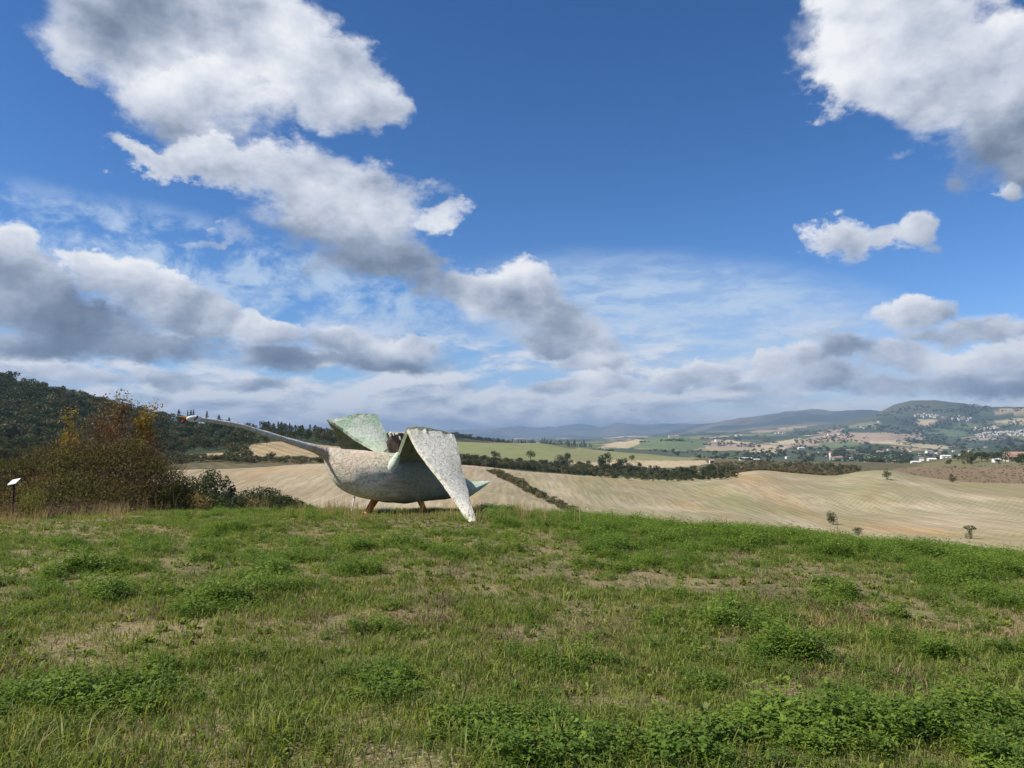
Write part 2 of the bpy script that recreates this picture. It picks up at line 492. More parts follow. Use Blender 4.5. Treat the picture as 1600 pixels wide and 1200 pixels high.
def ground_z(x, y):
    x = np.asarray(x, float); y = np.asarray(y, float)
    a = np.arctan2(x, y); r = np.hypot(x, y)
    i = np.clip(np.searchsorted(AZS, a) - 1, 0, len(AZS) - 2)
    j = np.clip(np.searchsorted(RS, r) - 1, 0, len(RS) - 2)
    s = np.clip((a - AZS[i]) / (AZS[i + 1] - AZS[i]), 0, 1)
    t = np.clip((r - RS[j]) / (RS[j + 1] - RS[j]), 0, 1)
    return (GZ[i, j] * (1 - t) + GZ[i, j + 1] * t) * (1 - s) + (GZ[i + 1, j] * (1 - t) + GZ[i + 1, j + 1] * t) * s
PROW = project(np.stack([GX, GY, GZ], -1))[1]
def ground_at(px, row, rmin=0.0, rmax=1e9):
    """point of the visible ground under a place in the photograph"""
    a = math.atan2(*ray(px, row).xy)
    i = int(np.clip(np.searchsorted(AZS, a), 0, len(AZS) - 1))
    rows = PROW[i]
    ok = np.nonzero((RS >= rmin) & (RS <= rmax) & (rows <= row))[0]
    j = int(ok[0]) if len(ok) else int(np.argmin(np.where((RS >= rmin) & (RS <= rmax), rows, 1e9)))
    r = RS[j]
    if j > 0 and len(ok) and rows[j - 1] > row:
        r = RS[j - 1] + (RS[j] - RS[j - 1]) * (rows[j - 1] - row) / max(rows[j - 1] - rows[j], 1e-6)
    x, y = r * math.sin(a), r * math.cos(a)
    return Vector((x, y, float(ground_z(x, y))))
def at_range(px, r):
    a = math.atan2(*ray(px, HORIZON).xy)
    x, y = r * math.sin(a), r * math.cos(a)
    return Vector((x, y, float(ground_z(x, y))))

def inside(poly, X, Y):
    poly = np.asarray(poly, float)
    res = np.zeros(X.shape, bool)
    j = len(poly) - 1
    for i in range(len(poly)):
        xi, yi = poly[i]; xj, yj = poly[j]
        if yi != yj:
            res ^= ((yi > Y) != (yj > Y)) & (X < (xj - xi) * (Y - yi) / (yj - yi) + xi)
        j = i
    return res

# ------------------------------------------------------------------ materials
def material(name):
    m = bpy.data.materials.new(name)
    m.use_nodes = True
    m.node_tree.nodes.clear()
    t = Tree(m.node_tree)
    return m, t
def finish(t, color, rough=0.9, spec=0.2, bump=None, strength=0.4, dist=0.02):
    p = t.new('ShaderNodeBsdfPrincipled')
    t.put(p.inputs['Base Color'], color)
    t.put(p.inputs['Roughness'], rough)
    t.put(p.inputs['Specular IOR Level'], spec)
    if bump is not None:
        b = t.new('ShaderNodeBump')
        b.inputs['Strength'].default_value = strength
        b.inputs['Distance'].default_value = dist
        t.put(b.inputs['Height'], bump)
        t.nt.links.new(b.outputs[0], p.inputs['Normal'])
    o = t.new('ShaderNodeOutputMaterial')
    t.nt.links.new(p.outputs[0], o.inputs[0])
def position(t):
    return S(t, t.new('ShaderNodeNewGeometry').outputs['Position'])
def objcoord(t):
    return S(t, t.new('ShaderNodeTexCoord').outputs['Object'])
def attribute(t, name, out='Fac'):
    n = t.new('ShaderNodeAttribute', attribute_name=name)
    return S(t, n.outputs[out])
def objrandom(t):
    return S(t, t.new('ShaderNodeObjectInfo').outputs['Random'])
def plain(name, color, rough=0.8, spec=0.2, vary=0.25, scale=6.0):
    m, t = material(name)
    n = t.noise(objcoord(t), scale, 4.0)
    c = t.mix(n, tuple(x * (1 - vary) for x in color), tuple(min(1, x * (1 + vary)) for x in color))
    finish(t, c, rough, spec, n, 0.25)
    return m
def foliage(name, dark, light, trans=0.35, hue=0.12, gloss=0.25):
    """leaves: every leaf has its own tint, every plant a small shift, light shines through"""
    m, t = material(name)
    f = attribute(t, 'tint')
    c = t.mix(f, dark, light)
    rnd = objrandom(t)
    c = t.mix(rnd * hue * 2.0, c, (light[0] * 1.35, light[1] * 0.98, light[2] * 0.8))
    c = t.vmath('SCALE', c, 0.84 + rnd * 0.32)
    p = t.new('ShaderNodeBsdfPrincipled')
    t.put(p.inputs['Base Color'], c)
    p.inputs['Roughness'].default_value = 0.55
    p.inputs['Specular IOR Level'].default_value = gloss
    tr = t.new('ShaderNodeBsdfTranslucent')
    t.put(tr.inputs[0], t.vmath('MULTIPLY', c, (1.25, 1.25, 0.7)))
    mx = t.new('ShaderNodeMixShader')
    mx.inputs[0].default_value = trans
    t.nt.links.new(p.outputs[0], mx.inputs[1])
    t.nt.links.new(tr.outputs[0], mx.inputs[2])
    o = t.new('ShaderNodeOutputMaterial')
    t.nt.links.new(mx.outputs[0], o.inputs[0])
    return m

def tag(o, label=None, cat=None, group=None, kind=None):
    for k, v in (('label', label), ('category', cat), ('group', group), ('kind', kind)):
        if v:
            o[k] = v
    return o
def mesh_object(name, verts, faces, mat, parent=None, smooth_faces=False, attrs=None, link=True):
    me = bpy.data.meshes.new(name)
    verts = np.asarray(verts, np.float32)
    if isinstance(faces, np.ndarray):
        n, k = faces.shape
        me.vertices.add(len(verts)); me.vertices.foreach_set('co', verts.ravel())
        me.loops.add(n * k); me.loops.foreach_set('vertex_index', faces.astype(np.int32).ravel())
        me.polygons.add(n); me.polygons.foreach_set('loop_start', np.arange(0, n * k, k, dtype=np.int32))
        me.update(calc_edges=True)
    else:
        me.from_pydata([tuple(map(float, v)) for v in verts], [], faces)
    if smooth_faces:
        me.polygons.foreach_set('use_smooth', np.ones(len(me.polygons), bool))
    for an, (kind, dom, val) in (attrs or {}).items():
        a = me.attributes.new(an, kind, dom)
        a.data.foreach_set('color' if kind == 'FLOAT_COLOR' else 'vector' if kind == 'FLOAT_VECTOR' else 'value', np.asarray(val, np.float32 if kind != 'INT' else np.int32).ravel())
    if mat:
        me.materials.append(mat)
    o = bpy.data.objects.new(name, me)
    if link:
        col.objects.link(o)
    if parent:
        o.parent = parent
    return o
def empty(name, loc, rz=0.0, scale=1.0):
    o = bpy.data.objects.new(name, None)
    o.location = loc
    o.rotation_euler = (0, 0, rz)
    o.scale = (scale,) * 3
    o.empty_display_size = 0.3
    col.objects.link(o)
    return o

# ------------------------------------------------------------------ ground sheets
TAN, PALE, GREEN, WOOD, SCRUB, OCHRE, LIME, BROWN, PINK = ((.33, .25, .14), (.43, .35, .215), (.155, .18, .07), (.035, .052, .024), (.115, .10, .05), (.40, .28, .125), (.235, .245, .10), (.16, .12, .07), (.34, .265, .19))
DKGREEN = (.070, .088, .046)
# what grows where: outlines as they lie on the slopes (column, row), metres from, to, colour
COVER = [
    # behind the first field
    ([(-600, 400), (540, 400), (640, 640), (800, 640), (800, 720), (700, 720), (560, 702), (380, 705), (250, 714), (-600, 760)], 330, 1700, WOOD),
    ([(230, 727), (560, 731), (560, 713), (400, 712), (230, 712)], 285, 440, SCRUB),
    ([(230, 713), (385, 706), (372, 702), (392, 694), (430, 690), (480, 692), (560, 702), (560, 713), (400, 713)], 330, 620, TAN),
    ([(600, 716), (600, 686), (720, 689), (840, 692), (905, 702), (860, 722), (700, 712)], 380, 1200, (.20, .215, .09)),
    ([(850, 724), (870, 706), (905, 699), (1000, 707), (1090, 716), (1040, 730)], 480, 1200, (.225, .22, .105)),
    ([(700, 730), (700, 712), (780, 716), (860, 722), (1000, 731), (1150, 735), (1150, 760), (860, 745)], 330, 760, DKGREEN),
    ([(880, 722), (1100, 719), (1110, 724), (1040, 732), (890, 726)], 500, 1250, PALE),
    ([(1130, 752), (1130, 722), (1290, 724), (1420, 728), (1420, 742), (1300, 750)], 400, 1250, SCRUB),
    ([(1290, 750), (1400, 733), (1450, 727), (1700, 724), (1700, 790), (1500, 762), (1380, 745)], 400, 780, (.20, .145, .085)),
    ([(1430, 727), (1500, 714), (1700, 708), (1700, 726), (1500, 730)], 560, 1200, (.16, .15, .07)),
    # valley
    ([(800, 722), (800, 698), (1060, 704), (1200, 704), (1700, 704), (1700, 730), (1100, 730)], 1250, 3000, DKGREEN),
    ([(1060, 719), (1180, 719), (1180, 715), (1080, 714)], 1200, 2400, GREEN),
    ([(930, 700), (960, 692), (995, 686), (1010, 690), (980, 700)], 2000, 4600, PALE),
    ([(990, 699), (1010, 684), (1060, 681), (1105, 690), (1100, 702), (1040, 704)], 2000, 4600, (.13, .17, .075)),
    ([(1120, 700), (1128, 694), (1180, 692), (1190, 698), (1160, 702)], 2200, 4800, PINK),
    ([(1172, 708), (1180, 696), (1236, 698), (1215, 708)], 2200, 4800, PALE),
    ([(1190, 694), (1230, 688), (1252, 684), (1250, 694)], 2800, 5600, PALE),
    ([(1235, 698), (1270, 683), (1330, 676), (1440, 676), (1445, 685), (1370, 690), (1290, 696)], 2800, 5600, PINK),
    ([(1275, 699), (1290, 690), (1330, 688), (1345, 695), (1310, 700)], 2500, 5600, (.14, .18, .08)),
    ([(1440, 692), (1450, 680), (1500, 684), (1540, 694), (1500, 700)], 2500, 5600, DKGREEN),
    ([(1425, 698), (1440, 692), (1490, 698), (1480, 702)], 2500, 5600, PALE),
    ([(1345, 716), (1360, 707), (1400, 707), (1395, 716)], 1500, 3500, (.12, .18, .06)),
    ([(1470, 722), (1480, 714), (1530, 714), (1520, 722)], 1200, 3500, (.13, .20, .06)),
    # the big hill
    ([(1340, 660), (1400, 632), (1440, 626), (1530, 634), (1560, 646), (1440, 652), (1380, 650)], 5600, 8000, DKGREEN),
    ([(1425, 660), (1440, 655), (1465, 656), (1460, 663), (1430, 666)], 5000, 8000, PALE),
    ([(1555, 660), (1575, 655), (1600, 654), (1680, 654), (1680, 662), (1590, 664)], 5000, 8000, PALE),
    ([(1320, 668), (1340, 660), (1380, 658), (1370, 670)], 5000, 8000, (.17, .19, .10)),
    ([(1540, 642), (1580, 638), (1660, 638), (1660, 645), (1560, 648)], 5000, 8000, TAN),
    ([(1180, 680), (1260, 668), (1330, 652), (1400, 626), (1620, 620), (1620, 634), (1480, 632), (1420, 640), (1350, 660), (1290, 672)], 5600, 9300, (.085, .095, .055)),
    ([(1268, 678), (1300, 671), (1322, 669), (1310, 678)], 5000, 7000, PINK),
    ([(1360, 677), (1400, 664), (1420, 672), (1400, 680)], 5000, 8000, DKGREEN),
]
def cover_colors(P, r, kind):
    px, row = project(P)
    j = 1.6 if kind != 'far' else 1.0
    px = px + j * 1.6 * vnoise(P[:, 0] / (r * .02 + 1), P[:, 1] / (r * .02 + 1), 3, 8)
    row = row + j * 0.5 * vnoise(P[:, 0] / (r * .02 + 1), P[:, 1] / (r * .02 + 1), 3, 9)
    if kind == 'hill':
        base = np.tile(np.array(SCRUB), (len(P), 1))
    else:
        # patchwork of fields and woods
        sx, sy = (230.0, 420.0) if kind == 'valley' else (420.0, 520.0)
        wx = P[:, 0] / sx + 0.55 * vnoise(P[:, 0] / 600, P[:, 1] / 600, 3, 12)
        wy = P[:, 1] / sy + 0.55 * vnoise(P[:, 0] / 600, P[:, 1] / 600, 3, 13)
        ix, iy = np.floor(wx).astype(np.int64), np.floor(wy).astype(np.int64)
        best = np.full(len(P), 9.0); cell = np.zeros(len(P), np.int64); second = best.copy()
        for a in (-1, 0, 1):
            for b in (-1, 0, 1):
                h = _perm[(_perm[(ix + a) & 511] + iy + b) & 511]
                ox = ix + a + (_grad[h] * .5 + .5); oy = iy + b + (_grad[_perm[h]] * .5 + .5)
                d = np.hypot(wx - ox, wy - oy)
                near = d < best
                second = np.where(near, best, np.minimum(second, d))
                cell = np.where(near, h, cell)
                best = np.where(near, d, best)
        pal = np.array([TAN, PINK, DKGREEN, GREEN, PALE, DKGREEN, BROWN, (.10, .13, .06), TAN, WOOD, PINK, (.24, .20, .12)]) 
        base = pal[cell % len(pal)] * (0.85 + 0.3 * ((cell * 7) % 13) / 13.0)[:, None]
        hedge = ((second - best) < 0.09) & (vnoise(P[:, 0] / 140, P[:, 1] / 140, 3, 14) > -.25)
        wood = vnoise(P[:, 0] / 520, P[:, 1] / 520, 5, 15) > (0.18 if kind == 'valley' else 0.10)
        base[hedge | wood] = np.array(WOOD) * 1.25
    for poly, r0, r1, c in COVER:
        m = inside(poly, px, row) & (r > r0) & (r < r1)
        base[m] = c
    return np.concatenate([base, np.ones((len(P), 1))], 1)

def sheet(name, r0, r1, mat, kind=None):
    j = np.nonzero((RS >= r0 - 1e-6) & (RS <= r1 + 1e-6))[0]
    V = np.stack([GX[:, j], GY[:, j], GZ[:, j]], -1)
    na, nr = V.shape[:2]
    idx = np.arange(na * nr).reshape(na, nr)
    F = np.stack([idx[:-1, :-1], idx[:-1, 1:], idx[1:, 1:], idx[1:, :-1]], -1).reshape(-1, 4)[:, ::-1]
    V = V.reshape(-1, 3)
    at = {}
    if kind:
        at['cover'] = ('FLOAT_COLOR', 'POINT', cover_colors(V, np.hypot(V[:, 0], V[:, 1]), kind))
    o = mesh_object(name, V, F, mat, smooth_faces=True, attrs=at)
    return tag(o, kind='structure')

def edge_of(r):                    # the grid ring nearest to a range, so that sheets meet
    return RS[int(np.argmin(np.abs(RS - r)))]

# meadow soil: straw litter, bare clods and moss between the plants
m_meadow, t = material('meadow_soil')
p = position(t)
n1 = t.noise(p, 0.55, 5.0, 0.6)
n2 = t.noise(p, 5.0, 6.0, 0.65)
n3 = t.noise(p, 38.0, 4.0, 0.6)
c = t.mix(t.remap(n1 + (n2 - 0.5) * 0.6, 0.38, 0.60), (.115, .105, .05), (.235, .185, .10))
c = t.mix(t.remap(n3, 0.45, 0.72), c, (.37, .30, .165))
c = t.mix(t.remap(n2, 0.56, 0.74) * 0.8, c, (.13, .092, .064))
finish(t, c, 0.95, 0.1, n3 + n2 * 2.0, 0.9, 0.03)

# broad tones of the stubble where soil and regrowth differ (column, row, width, height, slant, tone, strength)
FIELD_TONES = [
    (1172, 748, 42, 9, .15, 'ochre', .9), (1215, 778, 60, 12, .45, 'ochre', .8), (1430, 830, 110, 9, .05, 'ochre', .8), (960, 751, 40, 4, .1, 'ochre', .5),
    (1170, 790, 90, 20, .30, 'green', .9), (1310, 760, 110, 16, .05, 'green', .6), (1400, 744, 40, 5, .1, 'green', .9), (930, 772, 90, 22, .35, 'green', .9), (1080, 765, 60, 14, .2, 'green', .7), (1520, 768, 90, 5, .08, 'green', .7),
    (1235, 822, 60, 10, .1, 'pale', .9), (1420, 755, 46, 4, .20, 'pale', 1.0), (1530, 777, 90, 5, .09, 'pale', 1.0), (1480, 800, 120, 14, .05, 'pale', .5), (870, 760, 40, 20, .5, 'pale', .5), (1000, 792, 70, 8, .1, 'pale', .5), (1100, 752, 40, 4, -.1, 'pale', .6), (440, 735, 90, 5, 0, 'ochre', .5), (720, 770, 60, 12, .3, 'ochre', .3),
]
def field_tones(P):
    px, row = project(P)
    out = {k: np.zeros(len(P)) for k in ('ochre', 'green', 'pale')}
    for x, y, w, h, sl, k, s in FIELD_TONES:
        dx_ = px - x
        out[k] += s * np.exp(-((dx_ / w) ** 2 + ((row - y - dx_ * sl) / h) ** 2))
    return {k: ('FLOAT', 'POINT', np.clip(v, 0, 1)) for k, v in out.items()}
# harvested fields: pale stubble, drill rows, clay showing through
m_field, t = material('stubble_soil')
p = position(t)
px_, py_, pz_ = t.sep(p)
big = t.noise(p, 0.012, 4.0, 0.55, dist=0.6)
mid = t.noise(t.vmath('MULTIPLY', p, (1.0, 0.35, 1.0)), 0.06, 5.0, 0.62)
fine = t.noise(p, 0.6, 5.0, 0.7)
rows = t.new('ShaderNodeTexWave', wave_type='BANDS', bands_direction='X')
rm = t.new('ShaderNodeMapping')
rm.inputs['Rotation'].default_value = (0, 0, R(38))
t.put(rm.inputs['Vector'], p)
t.nt.links.new(rm.outputs[0], rows.inputs['Vector'])
for k, v in (('Scale', 0.20), ('Distortion', 2.2), ('Detail', 2.0), ('Detail Scale', 0.3)):
    rows.inputs[k].default_value = v
rw = S(t, rows.outputs['Fac'])
right = t.remap(px_, -30.0, 20.0)
c = t.mix(t.remap(big, 0.35, 0.68), (.300, .240, .150), (.395, .330, .225))
c = t.mix(t.remap(mid, 0.50, 0.70) * 0.75, c, (.37, .255, .115))
c = t.mix(t.remap(t.noise(t.vmath('MULTIPLY', p, (0.5, 1.0, 1.0)), 0.09, 5.0, 0.65), 0.56, 0.72) * 0.5, c, (.44, .375, .265))
green = t.remap(t.noise(p, 0.017, 5.0, 0.62, dist=0.8), 0.43, 0.56) * right
c = t.mix(green * (0.42 + t.remap(rw, 0.35, 0.75) * 0.22), c, (.225, .22, .10))
brk = 0.35 + t.remap(t.noise(t.vmath('MULTIPLY', p, (1.0, 0.45, 1.0)), 0.10, 5.0, 0.68), 0.38, 0.62) * 0.65
c = t.mix(attribute(t, 'ochre') * brk * 0.75, c, (.385, .245, .095))
c = t.mix(attribute(t, 'green') * brk * 0.75, c, (.225, .225, .105))
c = t.mix(attribute(t, 'pale') * brk * 0.85, c, (.50, .425, .30))
c = t.mix(t.remap(rw, 0.55, 0.95) * 0.08, c, (.24, .18, .10))
c = t.mix(t.remap(fine, 0.50, 0.75) * 0.45, c, (.20, .16, .095))
sr = t.new('ShaderNodeMapping')
sr.inputs['Rotation'].default_value = (0, 0, R(38))
sr.inputs['Scale'].default_value = (1.0, 0.05, 1.0)
t.put(sr.inputs['Vector'], p)
drill = t.noise(S(t, sr.outputs[0]), 0.75, 4.0, 0.6)
c = t.vmath('SCALE', c, 0.80 + t.remap(drill, 0.34, 0.66) * 0.30)
c = t.mix(t.remap(t.noise(p, 0.9, 3.0, 0.7), 0.62, 0.74) * 0.35, c, (.16, .15, .08))
finish(t, c, 0.95, 0.1, fine + mid * 2.0, 0.7, 0.4)

def cover_material(name, s1, s2, row_scale=None):
    m, t = material(name)
    p = position(t)
    c = attribute(t, 'cover', 'Color')
    a = t.noise(p, s1, 5.0, 0.62)
    b = t.noise(p, s2, 5.0, 0.65)
    f = 0.55 + a * 0.55 + b * 0.35
    if row_scale:
        w = t.new('ShaderNodeTexWave', wave_type='BANDS', bands_direction='X')
        rm = t.new('ShaderNodeMapping')
        rm.inputs['Rotation'].default_value = (0, 0, R(-32))
        t.put(rm.inputs['Vector'], p)
        t.nt.links.new(rm.outputs[0], w.inputs['Vector'])
        for k, v in (('Scale', row_scale), ('Distortion', 0.8), ('Detail', 1.0), ('Detail Scale', 0.2)):
            w.inputs[k].default_value = v
        f = f * (0.86 + S(t, w.outputs['Fac']) * 0.28)
    c = t.vmath('SCALE', c, f)
    c = t.mix(t.remap(b, 0.52, 0.66) * 0.5, c, (.05, .06, .03))
    c = t.mix(t.remap(t.noise(p, s2 * 2.3, 4.0, 0.6), 0.58, 0.70) * 0.4, c, (.25, .20, .13))
    finish(t, c, 0.95, 0.1)
    return m
m_hill = cover_material('hill_cover', 0.02, 0.16, 0.05)
m_valley = cover_material('valley_cover', 0.006, 0.035)
m_far = cover_material('far_cover', 0.003, 0.016)
m_mount, t = material('mountain_cover')
p = position(t)
c = t.mix(t.remap(t.noise(p, 0.0012, 6.0, 0.6), 0.42, 0.62), (.045, .06, .035), (.15, .135, .085))
finish(t, c, 0.95, 0.1)

e0, e1, e2, e3, e4 = (edge_of(x) for x in (46, 300, 1300, 5000, 9200))
sheet('meadow', 0.0, e0, m_meadow)
# the crest of the stubble lies at different ranges, so field and hillside share one cover sheet beyond the crest
KCREST = np.array([float(soft(LINES[4][0], p)) for p in PXS]) * 1.06
def split_sheet():
    j = np.nonzero((RS >= e0 - 1e-6) & (RS <= e2 + 1e-6))[0]
    V = np.stack([GX[:, j], GY[:, j], GZ[:, j]], -1)
    na, nr = V.shape[:2]
    idx = np.arange(na * nr).reshape(na, nr)
    F = np.stack([idx[:-1, :-1], idx[:-1, 1:], idx[1:, 1:], idx[1:, :-1]], -1)
    near = RS[j][None, :-1] < KCREST[:-1, None]
    near = np.broadcast_to(near, F.shape[:2])
    V = V.reshape(-1, 3)
    for name, mask, mat, kind in (('stubble_field', near, m_field, None), ('hill', ~near, m_hill, 'hill')):
        f = F[mask][:, ::-1]
        used, inv = np.unique(f, return_inverse=True)
        v = V[used]
        at = {} if kind else field_tones(v)
        if kind:
            at['cover'] = ('FLOAT_COLOR', 'POINT', cover_colors(v, np.hypot(v[:, 0], v[:, 1]), kind))
        tag(mesh_object(name, v, inv.reshape(-1, 4), mat, smooth_faces=True, attrs=at), kind='structure')
split_sheet()
sheet('valley', e2, e3, m_valley, 'valley')
sheet('far_hills', e3, e4, m_far, 'far')
sheet('mountains', e4, 27000, m_mount)

# air: pale haze from below the valley to above the highest crest; the sky lies outside it
hz_top, hz_bot = float(GZ.max()) + 30.0, float(GZ.min()) - 1.5
L = 27500.0
hv = [(x, y, z) for z in (hz_bot, hz_top) for y in (-L, L) for x in (-L, L)]
hf = [(0, 2, 3, 1), (4, 5, 7, 6), (0, 1, 5, 4), (2, 6, 7, 3), (0, 4, 6, 2), (1, 3, 7, 5)]
m_haze = bpy.data.materials.new('haze_air')
m_haze.use_nodes = True
nt = m_haze.node_tree
nt.nodes.clear()
pv = nt.nodes.new('ShaderNodeVolumePrincipled')
pv.inputs['Color'].default_value = (.33, .47, .70, 1)
pv.inputs['Density'].default_value = 8.0e-5
pv.inputs['Anisotropy'].default_value = 0.1
no = nt.nodes.new('ShaderNodeOutputMaterial')
nt.links.new(pv.outputs[0], no.inputs['Volume'])
tag(mesh_object('haze', hv, hf, m_haze), kind='stuff')
# ------------------------------------------------------------------ plant builders

def frames(rng, n, normal=None, spread=1.0):
    """random orthonormal leaf frames, optionally leaning to a normal"""
    v = rng.normal(size=(n, 3))
    if normal is not None:
        v = v * spread + normal
    v /= np.linalg.norm(v, axis=1)[:, None] + 1e-9
    w = rng.normal(size=(n, 3))
    a = np.cross(v, w); a /= np.linalg.norm(a, axis=1)[:, None] + 1e-9
    b = np.cross(v, a)
    return v, a, b
def leaf_quads(rng, C, size, normal=None, spread=1.0, aspect=0.7):
    """one kite-shaped leaf (or spray of leaves) per centre"""
    n = len(C)
    v, a, b = frames(rng, n, normal, spread)
    s = (size * rng.uniform(0.6, 1.35, n))[:, None]
    k = rng.uniform(0.75, 1.25, (n, 1)) * aspect
    bend = v * s * rng.uniform(-0.25, 0.25, (n, 1))
    V = np.stack([C - a * s, C - b * s * k + bend, C + a * s, C + b * s * k + bend], 1).reshape(-1, 3)
    return V, np.arange(n * 4).reshape(n, 4)
def blob_points(rng, blobs, n, lo=0.55):
    """points in the outer part of a set of ellipsoids, with outward directions"""
    B = np.array([(*c, *r) for c, r in blobs], float)
    w = B[:, 3] * B[:, 4] + B[:, 4] * B[:, 5] + B[:, 3] * B[:, 5]
    k = rng.choice(len(B), n, p=w / w.sum())
    d = rng.normal(size=(n, 3)); d /= np.linalg.norm(d, axis=1)[:, None]
    rad = lo + (1.06 - lo) * rng.random(n) ** 0.6
    return B[k, :3] + d * B[k, 3:] * rad[:, None], d
def lobes(rng, c, r, n, size=(0.34, 0.55), low=-0.55):
    """a crown as lobes of different size spread over an ellipsoid"""
    out = [(c, [x * 0.62 for x in r])]
    for i in range(n):
        d = rng.normal(size=3); d /= np.linalg.norm(d)
        if d[2] < low:
            d[2] = -d[2]
        q = rng.uniform(*size)
        out.append(([c[j] + d[j] * r[j] * (1 - q * 0.8) for j in range(3)], [r[0] * q * rng.uniform(.8, 1.15), r[1] * q, r[2] * q * rng.uniform(.7, 1.0)]))
    return out
def tube(path, radii, sides=6):
    P = [Vector(p) for p in path]
    V, F = [], []
    for i, p in enumerate(P):
        d = (P[min(i + 1, len(P) - 1)] - P[max(i - 1, 0)]).normalized()
        u = d.orthogonal().normalized()
        if i and V:
            u = (u0 - d * u0.dot(d)).normalized()
        u0 = u
        w = d.cross(u)
        for k in range(sides):
            a = 2 * math.pi * k / sides
            V.append(p + (u * math.cos(a) + w * math.sin(a)) * radii[i])
    for i in range(len(P) - 1):
        for k in range(sides):
            F.append((i * sides + k, i * sides + (k + 1) % sides, (i + 1) * sides + (k + 1) % sides, (i + 1) * sides + k))
    return np.array([tuple(v) for v in V]), np.array(F)
def join(parts):
    Vs, Fs, off = [], [], 0
    for V, F in parts:
        Vs.append(V); Fs.append(F + off); off += len(V)
    return np.concatenate(Vs), np.concatenate(Fs)
def trunk_mesh(rng, h, r0, top, limbs=5, spread=0.5):
    """tapered trunk to the height h with limbs reaching into the crown"""
    lean = rng.uniform(-.06, .06, 2) * h
    path = [(lean[0] * t * t, lean[1] * t * t, -0.03 * h + h * 1.03 * t) for t in (0, .08, .3, .55, .8, 1.0)]
    parts = [tube(path, [r0 * 1.35, r0, r0 * .82, r0 * .6, r0 * .36, r0 * .12], 7)]
    for i in range(limbs):
        t = rng.uniform(.28, .75)
        a = rng.uniform(0, 6.28)
        b = np.array([lean[0] * t * t, lean[1] * t * t, h * t])
        e = b + np.array([math.cos(a) * spread * top, math.sin(a) * spread * top, h * rng.uniform(.12, .3)])
        m = (b + e) / 2 + np.array([0, 0, -.03 * h])
        parts.append(tube([b, m, e], [r0 * .4, r0 * .26, r0 * .08], 5))
    return join(parts)
def tint_attr(rng, n):
    return {'tint': ('FLOAT', 'FACE', np.clip(rng.beta(2.0, 2.2, n), 0, 1))}
def twig_set(rng, n, base, spread, height, thick, lean=0.5):
    """thin upright twigs, three-sided"""
    parts = []
    for i in range(n):
        b = np.array(base) + np.append(rng.normal(size=2) * spread, 0)
        h = height * rng.uniform(.55, 1.05)
        d = np.append(rng.normal(size=2) * lean * h * .5, h)
        m = b + d * .5 + np.append(rng.normal(size=2) * h * .04, 0)
        parts.append(tube([b, m, b + d], [thick, thick * .7, thick * .25], 3))
    return join(parts)

M = {}
M['oak'] = foliage('oak_leaves', (.020, .034, .012), (.062, .080, .026), .25, .06, .08)
M['wood'] = foliage('woodland_leaves', (.020, .036, .015), (.074, .092, .030), .25, .18, .08)
M['olive'] = foliage('hedge_leaves', (.040, .052, .022), (.110, .115, .045), .25, .14)
M['conifer'] = foliage('conifer_needles', (.012, .026, .014), (.040, .058, .026), .12, .03)
M['bramble'] = foliage('bramble_leaves', (.075, .058, .026), (.25, .20, .085), .35, .10, .06)
M['bramble_green'] = foliage('bramble_green_leaves', (.060, .068, .022), (.20, .205, .06), .35, .08, .06)
M['yellow'] = foliage('autumn_yellow_leaves', (.13, .095, .018), (.36, .26, .045), .40, .10)
M['rust'] = foliage('autumn_rust_leaves', (.085, .042, .018), (.22, .115, .04), .35, .10)
M['buff'] = foliage('withered_buff_leaves', (.13, .085, .045), (.31, .22, .12), .30, .05)
M['gold'] = foliage('yellow_green_shoots', (.09, .105, .02), (.26, .26, .05), .40, .06)
M['scrub'] = foliage('dry_scrub_leaves', (.085, .070, .036), (.195, .155, .080), .25, .16)
M['grass'] = foliage('grass_blades', (.072, .116, .024), (.220, .288, .066), .45, .27)
M['dead'] = foliage('dead_brown_blades', (.085, .055, .038), (.22, .155, .10), .25, .05)
M['straw'] = foliage('dry_grass_blades', (.22, .165, .075), (.46, .37, .19), .40, .06)
M['lucerne'] = foliage('lucerne_leaves', (.050, .112, .016), (.185, .302, .048), .45, .24, .25)
M['bark'] = plain('bark', (.10, .08, .06), .95, .1, .4, 9.0)
M['twig'] = plain('brown_twigs', (.135, .085, .055), .9, .1, .35, 14.0)

